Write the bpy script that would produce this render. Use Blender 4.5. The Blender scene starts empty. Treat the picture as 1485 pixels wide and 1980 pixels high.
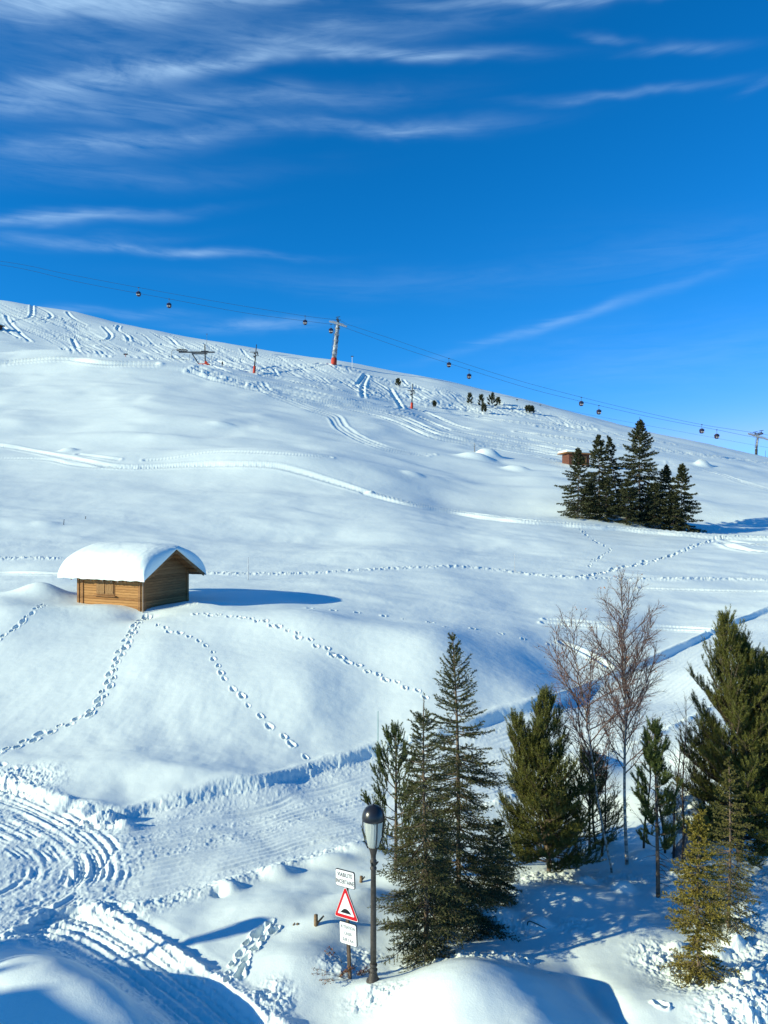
import bpy, bmesh, math, random
import numpy as np
from mathutils import Vector, Matrix

R = math.radians
C = bpy.context.scene.collection
scene = bpy.context.scene
F = 1487.0            # focal length in photo pixels (1485 x 1980)
CX, CY = 742.5, 990.0
CZ = 10.0             # eye height above the near snow

# ------------------------------------------------------------------ camera
cam_d = bpy.data.cameras.new('camera')
cam_d.sensor_fit = 'VERTICAL'; cam_d.sensor_height = 36; cam_d.lens = 36 * F / 1980
cam_d.clip_end = 20000; cam_d.clip_start = 0.1
cam = bpy.data.objects.new('camera', cam_d); C.objects.link(cam)
cam.location = (0, 0, CZ); cam.rotation_euler = (R(90), 0, 0)
scene.camera = cam

# ------------------------------------------------------------------ sun, sky, exposure
SUN_EL, SUN_AZ = R(19.3), R(20)          # light travels towards +X, a little towards +Y
sun_to = Vector((-math.cos(SUN_AZ) * math.cos(SUN_EL), -math.sin(SUN_AZ) * math.cos(SUN_EL), math.sin(SUN_EL)))
sd = bpy.data.lights.new('sun', 'SUN'); sd.energy = 3.7; sd.angle = R(0.5); sd.color = (1.0, 0.985, 0.70)
sun = bpy.data.objects.new('sun', sd); C.objects.link(sun)
sun.rotation_euler = sun_to.to_track_quat('Z', 'Y').to_euler(); sun.location = (-60, -20, 60)
scene.view_settings.view_transform = 'Standard'; scene.view_settings.look = 'None'
scene.view_settings.gamma = 1.0; scene.view_settings.use_curve_mapping = False
scene.view_settings.exposure = 0.69

world = bpy.data.worlds.new('World'); scene.world = world; world.use_nodes = True
nt = world.node_tree; nt.nodes.clear()
def wn(t, **k):
    n = nt.nodes.new(t)
    for a, b in k.items(): setattr(n, a, b)
    return n
def wm(op, a, b=None, c=None):
    n = wn('ShaderNodeMath', operation=op)
    for i, v in enumerate((a, b, c)):
        if v is None: continue
        if isinstance(v, (int, float)): n.inputs[i].default_value = v
        else: nt.links.new(v, n.inputs[i])
    return n.outputs[0]
sky = wn('ShaderNodeTexSky', sky_type='NISHITA'); sky.sun_disc = False
sky.sun_elevation = SUN_EL; sky.sun_rotation = math.atan2(sun_to.x, sun_to.y)
sky.altitude = 2200; sky.air_density = 1.0; sky.dust_density = 0.3; sky.ozone_density = 2.5
tint = wn('ShaderNodeMix', data_type='RGBA', blend_type='MULTIPLY'); tint.inputs[0].default_value = 1
nt.links.new(sky.outputs[0], tint.inputs[6]); tint.inputs[7].default_value = (1.0, 0.62, 1.06, 1)
ssp = wn('ShaderNodeSeparateColor'); nt.links.new(tint.outputs[2], ssp.inputs[0])
scb = wn('ShaderNodeCombineColor'); nt.links.new(wm('MINIMUM', wm('MULTIPLY', wm('POWER', ssp.outputs[0], 3.0), .036), 1.6), scb.inputs[0])
nt.links.new(ssp.outputs[1], scb.inputs[1]); nt.links.new(ssp.outputs[2], scb.inputs[2])
tc = wn('ShaderNodeTexCoord'); sep = wn('ShaderNodeSeparateXYZ')
nt.links.new(tc.outputs['Generated'], sep.inputs[0])
az = wm('ARCTAN2', sep.outputs[0], sep.outputs[1]); el = wm('ARCSINE', sep.outputs[2])
cmb = wn('ShaderNodeCombineXYZ'); nt.links.new(az, cmb.inputs[0]); nt.links.new(el, cmb.inputs[1])
def wnoise(sx, sy, det, dist, off, rot=0.0, rough=0.55):
    mp = wn('ShaderNodeMapping'); mp.inputs['Scale'].default_value = (sx, sy, 1); mp.inputs['Location'].default_value = (off, off * .7, 0)
    mp.inputs['Rotation'].default_value = (0, 0, rot)
    nt.links.new(cmb.outputs[0], mp.inputs[0])
    nz = wn('ShaderNodeTexNoise'); nz.inputs['Scale'].default_value = 1; nz.inputs['Detail'].default_value = det
    nz.inputs['Distortion'].default_value = dist; nz.inputs['Roughness'].default_value = rough
    nt.links.new(mp.outputs[0], nz.inputs['Vector']); return nz.outputs[0]
fib = wnoise(4.5, 34, 8, 1.3, 3.1, -.06, .62)
fib2 = wnoise(9, 60, 6, 2.0, 7.7, .05, .6)
warp = wnoise(6, 12, 3, .5, 11.3)
warp_c = wm('SUBTRACT', warp, .5)
azw = wm('ADD', az, wm('MULTIPLY', wm('SUBTRACT', fib, .5), .05))
elw = wm('ADD', el, wm('MULTIPLY', warp_c, .03))
STREAKS = [  # pixel centre, half length, half thickness, tilt (deg, up to the right), strength
    (150, 12, 480, 34, 1, .95), (500, -10, 420, 16, 2, .5), (230, 150, 330, 20, 7, .60), (60, 190, 240, 26, 3, .42),
    (790, 103, 185, 12, -2, .80), (470, 120, 240, 13, 5, .45), (770, 246, 190, 15, 1, .50), (300, 215, 260, 20, 2, .30), (560, 190, 240, 22, 0, .28), (300, 100, 420, 34, 3, .22), (680, 60, 360, 26, 2, .20),
    (320, 270, 210, 20, 4, .45), (90, 290, 220, 28, 0, .28), (120, 425, 210, 9, 2, .62), (340, 486, 190, 7, -4, .62), (120, 462, 200, 12, 0, .22),
    (1090, 618, 240, 10, 16, .38), (500, 628, 120, 12, 0, .48), (300, 606, 90, 8, 0, .24), (150, 600, 90, 8, 0, .26), (1220, 186, 190, 8, 5, .26),
    (1130, 0, 330, 11, 4, .55), (1330, 96, 90, 9, 4, .30), (1180, 70, 50, 7, -10, .22), (900, 540, 420, 22, 2, .09),
    (1300, 690, 330, 60, 4, .16), (1350, 480, 260, 50, 4, .08), (200, 345, 320, 22, 0, .16), (1470, 160, 40, 8, 30, .25), (700, 560, 300, 20, -3, .04)]
total = None
for (sx, sy, hl, ht, ang, st) in STREAKS:
    def ae(x, y): return math.atan((x - CX) / F), math.atan((CY - y) / math.hypot(F, x - CX))
    a0, e0 = ae(sx, sy); a1, e1 = ae(sx + hl * math.cos(R(ang)), sy - hl * math.sin(R(ang))); a2, e2 = ae(sx - hl * math.cos(R(ang)), sy + hl * math.sin(R(ang)))
    L = math.hypot(a1 - a2, e1 - e2) / 2; T = ht / F * math.cos(e0) ** 2; dd_ = math.atan2(e1 - e2, a1 - a2)
    ca, sa = math.cos(dd_), math.sin(dd_)
    dx = wm('SUBTRACT', azw, a0); dy = wm('SUBTRACT', elw, e0 )
    p = wm('ADD', wm('MULTIPLY', dx, ca / L), wm('MULTIPLY', dy, sa / L))
    q = wm('ADD', wm('MULTIPLY', dx, -sa / T), wm('MULTIPLY', dy, ca / T))
    r2 = wm('ADD', wm('MULTIPLY', p, p), wm('MULTIPLY', q, q))
    g = wm('MULTIPLY', wm('EXPONENT', wm('MULTIPLY', r2, -1.0)), st)
    total = g if total is None else wm('ADD', total, g)
fx = wm('MULTIPLY', wm('SUBTRACT', wm('ADD', wm('MULTIPLY', fib, .7), wm('MULTIPLY', fib2, .3)), .30), 2.3)
fx = wm('MAXIMUM', wm('MINIMUM', fx, 1.3), .05)
cl = wm('MINIMUM', wm('MULTIPLY', total, wm('MULTIPLY', fx, .86)), .85)
mixc = wn('ShaderNodeMix', data_type='RGBA')
nt.links.new(cl, mixc.inputs[0]); nt.links.new(scb.outputs[0], mixc.inputs[6]); mixc.inputs[7].default_value = (3.0, 4.5, 6.1, 1)
bg = wn('ShaderNodeBackground'); bg.inputs[1].default_value = 0.114
nt.links.new(mixc.outputs[2], bg.inputs[0])
wo = wn('ShaderNodeOutputWorld'); nt.links.new(bg.outputs[0], wo.inputs[0])
world.cycles.sampling_method = 'MANUAL'; world.cycles.sample_map_resolution = 512

# ------------------------------------------------------------------ helpers
MATS = {}
def mat(name, col, rough=.7, var=.0, vscale=8., metal=0., bump=0., bscale=60., island=0., col2=None, spec=.3, trans=0., stretch=None):
    if name in MATS: return MATS[name]
    m = bpy.data.materials.new(name); m.use_nodes = True; t = m.node_tree; n = t.nodes; l = t.links
    b = n['Principled BSDF']; b.inputs['Roughness'].default_value = rough; b.inputs['Metallic'].default_value = metal
    b.inputs['Specular IOR Level'].default_value = spec
    c2 = col2 or tuple(min(1, c * (1 + var)) for c in col); c1 = col if col2 else tuple(c * (1 - var) for c in col)
    if island:
        g = n.new('ShaderNodeNewGeometry'); mx = n.new('ShaderNodeMix'); mx.data_type = 'RGBA'
        mx.inputs[6].default_value = (*[c * (1 - island) for c in c1], 1); mx.inputs[7].default_value = (*[min(1, c * (1 + island)) for c in c2], 1)
        l.new(g.outputs['Random Per Island'], mx.inputs[0]); l.new(mx.outputs[2], b.inputs['Base Color'])
    else:
        tcn = n.new('ShaderNodeTexCoord'); mp = n.new('ShaderNodeMapping'); l.new(tcn.outputs['Object'], mp.inputs[0])
        if stretch: mp.inputs['Scale'].default_value = stretch
        nz = n.new('ShaderNodeTexNoise'); nz.inputs['Scale'].default_value = vscale; nz.inputs['Detail'].default_value = 5
        l.new(mp.outputs[0], nz.inputs['Vector'])
        rp = n.new('ShaderNodeValToRGB'); rp.color_ramp.elements[0].position = .35; rp.color_ramp.elements[1].position = .65
        rp.color_ramp.elements[0].color = (*c1, 1); rp.color_ramp.elements[1].color = (*c2, 1)
        l.new(nz.outputs[0], rp.inputs[0]); l.new(rp.outputs[0], b.inputs['Base Color'])
    if bump:
        nb = n.new('ShaderNodeTexNoise'); nb.inputs['Scale'].default_value = bscale; nb.inputs['Detail'].default_value = 4
        tcb = n.new('ShaderNodeTexCoord'); l.new(tcb.outputs['Object'], nb.inputs['Vector'])
        bp = n.new('ShaderNodeBump'); bp.inputs['Strength'].default_value = bump; bp.inputs['Distance'].default_value = .02
        l.new(nb.outputs[0], bp.inputs['Height']); l.new(bp.outputs[0], b.inputs['Normal'])
    MATS[name] = m; return m

def mesh_np(name, V, faces_by_size):
    """faces_by_size: list of int arrays (n,k)"""
    me = bpy.data.meshes.new(name); V = np.asarray(V, dtype=np.float32)
    me.vertices.add(len(V)); me.vertices.foreach_set('co', V.ravel())
    tot = sum(a.size for a in faces_by_size); nf = sum(len(a) for a in faces_by_size)
    me.loops.add(tot); me.polygons.add(nf)
    me.loops.foreach_set('vertex_index', np.concatenate([a.ravel() for a in faces_by_size]).astype(np.int32))
    sz = np.concatenate([np.full(len(a), a.shape[1]) for a in faces_by_size])
    st = np.concatenate([[0], np.cumsum(sz)[:-1]]).astype(np.int32)
    me.polygons.foreach_set('loop_start', st)
    me.update(calc_edges=True); return me

def add(name, me, m, parent=None, smooth=False):
    if isinstance(me, bmesh.types.BMesh):
        b = me; me = bpy.data.meshes.new(name); b.to_mesh(me); b.free()
    if smooth: me.polygons.foreach_set('use_smooth', np.ones(len(me.polygons), dtype=bool)); me.update()
    if m: me.materials.append(m)
    o = bpy.data.objects.new(name, me); C.objects.link(o)
    if parent is not None: o.parent = parent
    return o
def thing(name, label, cat, loc=(0, 0, 0), rz=0., group=None):
    o = bpy.data.objects.new(name, None); C.objects.link(o); o.empty_display_size = .3
    o.location = loc; o.rotation_euler = (0, 0, rz); tag(o, label, cat, group); return o
def tag(o, label, cat, group=None):
    o['label'] = label; o['category'] = cat
    if group: o['group'] = group
    return o
def dup(root, loc, label, rz=None, scale=None):
    r = root.copy(); C.objects.link(r); r.location = loc; r['label'] = label
    if rz is not None: r.rotation_euler = (0, 0, rz)
    if scale: r.scale = (scale,) * 3
    for ch in list(root.children):
        c = ch.copy(); C.objects.link(c); c.parent = r
        for g in ch.children:
            d = g.copy(); C.objects.link(d); d.parent = c
    return r

def box(b, cx, cy, cz, sx, sy, sz, rot=None, bev=0.):
    r = bmesh.ops.create_cube(b, size=1); vs = r['verts']
    bmesh.ops.scale(b, vec=(sx, sy, sz), verts=vs)
    if rot is not None: bmesh.ops.rotate(b, cent=(0, 0, 0), matrix=rot, verts=vs)
    bmesh.ops.translate(b, vec=(cx, cy, cz), verts=vs)
    if bev:
        es = list({e for v in vs for e in v.link_edges})
        bmesh.ops.bevel(b, geom=es, offset=bev, segments=2, affect='EDGES', profile=.5)
def bar(b, p, q, r1, r2=None, n=8, cap=True):
    p, q = Vector(p), Vector(q); d = q - p; r2 = r1 if r2 is None else r2
    m = Matrix.Translation((p + q) / 2) @ d.to_track_quat('Z', 'Y').to_matrix().to_4x4()
    bmesh.ops.create_cone(b, cap_ends=cap, segments=n, radius1=r1, radius2=r2, depth=d.length, matrix=m)
def lathe(b, prof, n=24, c=(0, 0, 0)):
    rings = []
    for (r, z) in prof:
        rings.append([b.verts.new((c[0] + r * math.cos(2 * math.pi * i / n), c[1] + r * math.sin(2 * math.pi * i / n), c[2] + z)) for i in range(n)])
    for a, d in zip(rings, rings[1:]):
        for i in range(n): b.faces.new((a[i], a[(i + 1) % n], d[(i + 1) % n], d[i]))
    b.faces.new(rings[0][::-1]); b.faces.new(rings[-1])
def BM(): return bmesh.new()

_g = np.random.RandomState(5).rand(4096) * 2 * np.pi
_gc, _gs = np.cos(_g).astype(np.float32), np.sin(_g).astype(np.float32)
def pn(x, y, seed=0):
    x = np.asarray(x, np.float32); y = np.asarray(y, np.float32)
    xi = np.floor(x).astype(np.int32); yi = np.floor(y).astype(np.int32); xf = x - xi; yf = y - yi
    u = xf * xf * xf * (xf * (xf * 6 - 15) + 10); v = yf * yf * yf * (yf * (yf * 6 - 15) + 10)
    def gr(i, j, fx, fy):
        h = (i * 374761393 + j * 668265263 + seed * 974711) & 0x7fffffff
        h = ((h ^ (h >> 13)) * 1274126177) & 0x7fffffff; h = (h ^ (h >> 16)) & 4095
        return _gc[h] * fx + _gs[h] * fy
    xi = xi.astype(np.int64); yi = yi.astype(np.int64)
    a = gr(xi, yi, xf, yf); b = gr(xi + 1, yi, xf - 1, yf); c = gr(xi, yi + 1, xf, yf - 1); d = gr(xi + 1, yi + 1, xf - 1, yf - 1)
    return (a + u * (b - a)) * (1 - v) + (c + u * (d - c)) * v
def fbm(x, y, oct=4, seed=0, g=.5):
    s = 0; a = 1.
    for i in range(oct): s = s + a * pn(x * 2 ** i + 17.3 * i, y * 2 ** i - 9.1 * i, seed + i); a *= g
    return s
def sstep(x, a=0., b=1.):
    t = np.clip((x - a) / (b - a), 0, 1); return t * t * (3 - 2 * t)

# ------------------------------------------------------------------ terrain: one snow sheet
CT = """0,1980,14.6 300,1980,14.8 600,1980,15 900,1980,15 1200,1980,15 1485,1980,15
0,1830,17.6 150,1830,17.6 400,1880,16.6 700,1925,16 1000,1860,17.1 1300,1890,16.6 1485,1870,16.9
0,1700,20.6 250,1730,20.1 450,1740,19.8 650,1710,20.6 880,1740,19.9 1060,1680,21.4 1210,1675,21.6 1272,1732,20 1485,1680,21.4
0,1600,24 250,1600,24.2 450,1640,23 650,1600,24.6 900,1560,26.2 1200,1540,26.8 1485,1520,27.2
0,1525,27.2 250,1560,26.2 450,1535,27.4 600,1502,29 730,1468,30.8 950,1400,34.2 1100,1362,36.8 1300,1275,43 1485,1192,51
1200,1440,30.8 1350,1380,33.5 1485,1310,37.5
0,1450,29.6 250,1470,29 450,1450,30 600,1440,31
0,1350,33.8 300,1350,33.4 600,1370,33 850,1370,34.6 
0,1250,38.6 300,1255,37.4 600,1270,37.4 850,1300,37.4 1050,1310,39
0,1180,43 140,1172,45 270,1184,44 420,1182,43.6 600,1195,42.5 800,1215,42.5 1000,1235,43 1200,1240,45
0,1140,50 150,1152,47.5 400,1162,47.6 600,1165,48 800,1165,50 1000,1180,51 1250,1180,53
0,1112,58 300,1120,57 600,1118,58 860,1112,61 1100,1125,62 1300,1128,62 1485,1140,60
0,1078,64 300,1080,66 600,1080,70 900,1085,70 1150,1095,70 1300,1095,71 1485,1095,71
0,1030,76 300,1025,80 600,1030,82 900,1045,82 1150,1050,84 1300,1052,86 1485,1062,83
0,960,94 300,960,98 600,975,98 800,985,98 1000,1010,96 1180,1025,97 1330,1035,97 1485,1040,98
0,905,116 300,905,118 520,898,121 700,940,112 850,975,110 1000,992,107 1150,1003,104 1300,1024,104 1485,1028,106
1150,960,121 1300,985,124 1420,1000,124 1485,995,128
0,850,134 300,850,136 600,860,138 850,905,138 1100,925,138 1300,940,146 1485,950,150
0,780,166 250,780,166 450,790,168 650,820,168 900,865,168 1100,895,166 1300,905,172 1485,925,178
0,720,206 200,715,210 400,735,205 560,765,203 760,800,205 950,840,200 1150,868,196 1300,882,205 1485,908,214
0,698,232 120,694,238 250,699,243 395,706,248 500,722,245 620,745,240 800,792,235 980,818,232 1150,845,226 1300,862,238 1485,893,245
0,662,262 200,672,280 
0,625,320 150,640,325 300,668,312 450,692,295 600,712,285 760,752,272 900,785,265 1050,812,254
0,580,378 150,605,370 300,640,355 450,668,335 650,702,305 850,746,290 1000,780,280 1100,806,270 1200,832,262 1350,858,268 1485,886,275"""
ctrl = []
for tok in CT.split():
    x, y, Y = map(float, tok.split(',')); ctrl.append((x, y, Y))
def edge(x_from, x_to):
    out = []
    for (x, y, Y) in list(ctrl):
        if x == x_from: out.append((x_to, y, Y))
    return out
# beyond the frame the same slopes go on, higher to the left and lower to the right
ctrl += [(-550, y - (25 if y > 1000 else 85), Y * (1.0 if y > 1000 else 1.05)) for x, y, Y in ctrl if x == 0]
ctrl += [(2050, y + (5 if y > 1000 else 45), Y) for x, y, Y in ctrl if x == 1485]
sky_l = [(-550, 480), (0, 580), (300, 640), (650, 702), (1000, 780), (1200, 832), (1485, 886), (2050, 950)]
for x, y in sky_l: ctrl += [(x, y + 45, 470), (x, y + 150, 800), (x, 990 + 30, 2500), (x, 990 + 10, 6000)]
for x in (-550, 0, 370, 742, 1100, 1485, 2050): ctrl += [(x, 990 + F * 10 / 9, 9), (x, 990 + F * 10 / 4.5, 4.5)]
ctrl = np.array(ctrl)
SS = .42
cu = (ctrl[:, 0] - CX) / F; cs = np.log(ctrl[:, 2]) * SS; cg = (990 - ctrl[:, 1]) / F + 10 / ctrl[:, 2]
def kern(r2): return .5 * r2 * np.log(r2 + 1e-12)
n = len(cu); A = np.zeros((n + 3, n + 3))
A[:n, :n] = kern((cu[:, None] - cu) ** 2 + (cs[:, None] - cs) ** 2) + np.eye(n) * 8e-5
P = np.stack([np.ones(n), cu, cs], 1); A[:n, n:] = P; A[n:, :n] = P.T
W = np.linalg.solve(A, np.concatenate([cg, np.zeros(3)]))
def gfun(u, s):
    u = np.clip(u, -.86, .87); s = s * SS; o = W[n] + W[n + 1] * u + W[n + 2] * s
    for i in range(n): o = o + W[i] * kern((u - cu[i]) ** 2 + (s - cs[i]) ** 2)
    return o
STEP = 1.3; X0 = -95.
dense = np.arange(X0, 1580, STEP)
side = 12 * (1.13 ** np.arange(1, 32) - 1) / .13
pxs = np.concatenate([X0 - side[::-1] * .9, dense, dense[-1] + side * .9]); NS = len(side)
ucol = (pxs - CX) / F; NCOL = len(pxs)
# coarse evaluation of the spline, then a row layout that is even in what one sees
sT = np.linspace(math.log(4.0), math.log(6000), 1400)
ci = np.unique(np.concatenate([np.arange(0, NS), np.arange(NS, NCOL - NS, 9), np.arange(NCOL - NS, NCOL)]))
G = gfun(ucol[ci][None, :] * np.ones((len(sT), 1)), sT[:, None] * np.ones((1, len(ci))))
Gf = np.empty((len(sT), NCOL))
for r in range(len(sT)): Gf[r] = np.interp(ucol, ucol[ci], G[r])
_k = np.hanning(63); _k /= _k.sum()
for r in range(len(sT)): Gf[r, NS:NCOL - NS] = np.convolve(np.pad(Gf[r, NS:NCOL - NS], 31, mode='reflect', reflect_type='odd'), _k, 'valid')
YT = np.exp(sT); TT = Gf - 10 / YT[:, None]
NROW = 1330
dt = np.diff(TT, axis=0) * F; ds = np.diff(sT)[:, None]
wgt = np.where((YT[:-1] < 13.5) | (YT[:-1] > 520), .08, 1.)[:, None]
M = np.where(dt > 0, dt, np.minimum(-dt * .25, ds * 300)) * wgt + ds * 30 * wgt + ds * 4
cum = np.vstack([np.zeros((1, NCOL)), np.cumsum(M, 0)]); cum /= cum[-1]
v = np.linspace(0, 1, NROW); S = np.empty((NROW, NCOL), np.float64); GG = np.empty_like(S)
for c in range(NCOL):
    S[:, c] = np.interp(v, cum[:, c], sT); GG[:, c] = np.interp(S[:, c], sT, Gf[:, c])
Yg = np.exp(S).astype(np.float32); Xg = (ucol[None, :] * Yg).astype(np.float32)
Zg = (CZ + (GG * Yg - 10)).astype(np.float32)
del S, GG, G, Gf, TT, cum, M, dt
def refresh():
    global SCR
    SCR = np.minimum.accumulate(CY - F * (Zg - CZ) / Yg, axis=0)
refresh()
def idx(px, py):
    c = NS + (px - X0) / STEP; c = int(min(max(round(c), 0), NCOL - 1))
    r = int(np.searchsorted(-SCR[:, c], -py)); return min(max(r, 1), NROW - 2), c
def ground(px, py):
    r, c = idx(px, py); return Vector((float(Xg[r, c]), float(Yg[r, c]), float(Zg[r, c])))
def ground_xy(X, Y):
    c = int(np.clip(np.searchsorted(ucol, X / Y), 0, NCOL - 1)); r = int(np.searchsorted(Yg[:, c], Y)); r = min(r, NROW - 1)
    return Vector((X, Y, float(Zg[r, c])))
def poly(pts, step=3.):
    pts = np.array(pts, float); out = []
    # Catmull-Rom through the points
    Pp = np.vstack([2 * pts[0] - pts[1], pts, 2 * pts[-1] - pts[-2]])
    for i in range(1, len(Pp) - 2):
        a, b, c, d = Pp[i - 1], Pp[i], Pp[i + 1], Pp[i + 2]; k = max(2, int(np.hypot(*(c - b)) / step))
        for t in np.arange(k) / k:
            out.append(.5 * ((2 * b) + (c - a) * t + (2 * a - 5 * b + 4 * c - d) * t * t + (3 * b - a - 3 * c + d) * t ** 3))
    out.append(pts[-1]); return np.array(out)
def win(r, c, rad):
    Y = Yg[r, c]; dc = int(rad / (Y * STEP / F)) + 2; dy = max(Yg[r, c] - Yg[r - 1, c], 1e-3)
    dr = int(rad / dy) + 2; dr = min(dr, 260); dc = min(dc, 400)
    return slice(max(r - dr, 0), r + dr + 1), slice(max(c - dc, 0), c + dc + 1)
def world_line(pts_px, step_m=.3, pxstep=2.0):
    """pixel polyline -> world XY points lying on the snow, evenly spaced"""
    q = poly(pts_px, pxstep); w = []
    for x, y in q:
        r, c = idx(x, y); f = (SCR[r - 1, c] - y) / max(SCR[r - 1, c] - SCR[r, c], 1e-3); Yv = Yg[r - 1, c] + min(max(f, 0.), 1.) * (Yg[r, c] - Yg[r - 1, c]); w.append(((x - CX) / F * Yv, Yv))
    w = np.array(w); k = np.hanning(19)[1:-1]; k /= k.sum()
    if len(w) > 24: w = np.stack([np.convolve(np.pad(w[:, j], 8, mode='edge'), k, 'valid') for j in (0, 1)], 1)
    d = np.concatenate([[0], np.cumsum(np.hypot(*np.diff(w, axis=0).T))]); m = max(2, int(d[-1] / step_m))
    e = np.linspace(0, d[-1], m); return np.stack([np.interp(e, d, w[:, 0]), np.interp(e, d, w[:, 1])], 1)
def locate(X, Y):
    c = NS + (X / Y * F + CX - X0) / STEP; c = int(min(max(round(c), 0), NCOL - 1))
    return int(np.searchsorted(Yg[:, c], Y)), c
def dist_field(lines, rad, step_m=.3, world=False):
    D = np.full(Zg.shape, 1e3, np.float32)
    for L in lines:
        w = L if world else world_line(L, step_m)
        for X, Y in w:
            r, c = locate(X, Y)
            if r < 2 or r > NROW - 3: continue
            a, b = win(r, c, rad); d = np.hypot(Xg[a, b] - X, Yg[a, b] - Y); D[a, b] = np.minimum(D[a, b], d)
    return D
def mound(px, py, rx, ry, h, rot=0., pw=2., at_xy=None):
    global Zg
    if at_xy: X, Y = at_xy
    else: r, c = idx(px, py); X, Y = Xg[r, c], Yg[r, c]
    dx, dy = Xg - X, Yg - Y; ca, sa = math.cos(R(rot)), math.sin(R(rot))
    q = ((dx * ca + dy * sa) / rx) ** 2 + ((-dx * sa + dy * ca) / ry) ** 2
    Zg += (h * np.exp(-np.minimum(q, 60) ** (pw / 2))).astype(np.float32)
def groove(D, depth, w, berm=.35, off=1.9, bw=.7, cap=1.25):
    lw = np.maximum(w, np.minimum((.95 if cap > 1.8 else .8) * DYR, cap * w)); depth = depth * (lw / w) ** .35; w = lw
    return -depth * np.exp(-np.minimum((D / w) ** 2, 50)) + depth * berm * np.exp(-np.minimum(((D - off * w) / (bw * w)) ** 2, 50))

DYR = np.gradient(Yg, axis=0).astype(np.float32)
inb = (Yg > 10) & (Yg < 600)
PXg = np.broadcast_to(pxs[None, :], Zg.shape).astype(np.float32)
# --- soft wind drifts of the open slopes
wx = Xg + 2.5 * pn(Xg / 14, Yg / 14, 3) * np.clip(Yg / 80, .3, 3); wy = Yg + 2.5 * pn(Xg / 11, Yg / 11, 4)
far = sstep(Yg, 60, 150); mid = sstep(Yg, 27, 45) * (1 - far)
Zg += far * (1.0 * fbm(wx / 34, wy / 24, 3, 11) + .20 * fbm(wx / 11, wy / 5.5, 2, 21)) * (1 - .6 * sstep(Yg, 250, 330))
Zg += mid * (.24 * fbm(wx / 9, wy / 7, 3, 31) + .05 * fbm(wx / 5, wy / 2.6, 2, 41))
Zg += (1 - sstep(Yg, 26, 40)) * (.13 * fbm(wx / 3.4, wy / 3.1, 3, 51))
# rounded shoulder that hides the foot of the far hillside (left)
refresh()
for (a, b, rx, ry, h) in [(80, 700, 34, 7, 2.4), (230, 712, 60, 16, 1.6), (60, 720, 40, 14, 2.0), (620, 905, 22, 8, 1.2), (480, 890, 18, 7, .9), (200, 845, 9, 3, .5), (420, 820, 10, 3.5, .55), (330, 850, 12, 3, .5),
                          (1040, 985, 10, 5, -.9), (1380, 985, 9, 5, .8), (1330, 1000, 14, 4, -1.0), (70, 1012, 8, 4, .5), (640, 1040, 16, 4, -.6), (700, 1070, 9, 4, .4), (430, 940, 14, 5, -.5), (1000, 930, 9, 3, .7), (870, 940, 9, 3, .5)]:
    mound(a, b, rx, ry, h)
# bank between the cabin shelf and the lower slope, drift left of the cabin
for (a, b, rx, ry, h) in [(80, 1150, 1.5, .9, .75), (390, 1172, 2.2, .9, .28), (210, 1185, 2.6, 1.2, .35), (60, 1190, 3.2, 1.5, .3), (275, 1192, 1.1, .9, -.28), (890, 1315, 5.5, 5, .95), (1220, 1335, 4, 3.2, -.55), (1080, 1290, 3, 3, -.3), (560, 1205, 5, 2.5, .4), (730, 1250, 4, 2, .35), (250, 1500, 4, 1.3, .35), (400, 1520, 3, .8, .22), (130, 1290, 4, 1.8, .05), (560, 1330, 5, 2, .25)]:
    mound(a, b, rx, ry, h)
refresh()
# --- road: upper bank
UP = [(-95, 1490), (0, 1522), (110, 1560), (200, 1580), (250, 1583), (330, 1562), (450, 1535), (600, 1500), (730, 1463), (850, 1432), (950, 1400), (1100, 1352), (1200, 1312), (1300, 1267), (1400, 1218), (1485, 1185), (1580, 1150)]
LO = [(-95, 1815), (0, 1800), (60, 1790), (130, 1762), (210, 1752), (330, 1728), (440, 1700), (560, 1662), (700, 1625), (850, 1580), (1000, 1530), (1200, 1445), (1350, 1378), (1485, 1310), (1580, 1268)]
def edgeY(E):
    q = poly(E, 4); xs, ys = q[:, 0], q[:, 1]; cols = np.interp(pxs, xs, ys); out = np.empty(NCOL, np.float32)
    for c in range(NCOL): r = int(np.searchsorted(-SCR[:, c], -cols[c])); r = min(max(r, 1), NROW - 2); f = (SCR[r - 1, c] - cols[c]) / max(SCR[r - 1, c] - SCR[r, c], 1e-4); out[c] = Yg[r - 1, c] + min(max(f, 0), 1) * (Yg[r, c] - Yg[r - 1, c])
    k = np.hanning(41); k /= k.sum(); return np.convolve(np.pad(out, 20, mode='edge'), k, 'valid').astype(np.float32)
YU, YL = edgeY(UP), edgeY(LO)
wob = .18 * pn(Xg / 1.6, Yg / 1.3, 61) + .04 * pn(Xg / .4, Yg / .4, 62)
sU = (Yg - YU[None, :]) + wob; sL = (YL[None, :] - Yg) + wob
Zg += (.17 + .09 * sstep(PXg, 480, 820)) * sstep(sU, -.1, .38) * np.exp(-np.clip(sU - .5, 0, None) / 4.) + .05 * np.exp(-((sU - .5) / .25) ** 2)
road = (sU < -.1) & (sL < .1)
roadm = (1 - sstep(sU, -.5, 0)) * (1 - sstep(sL, -.4, .1))
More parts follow.
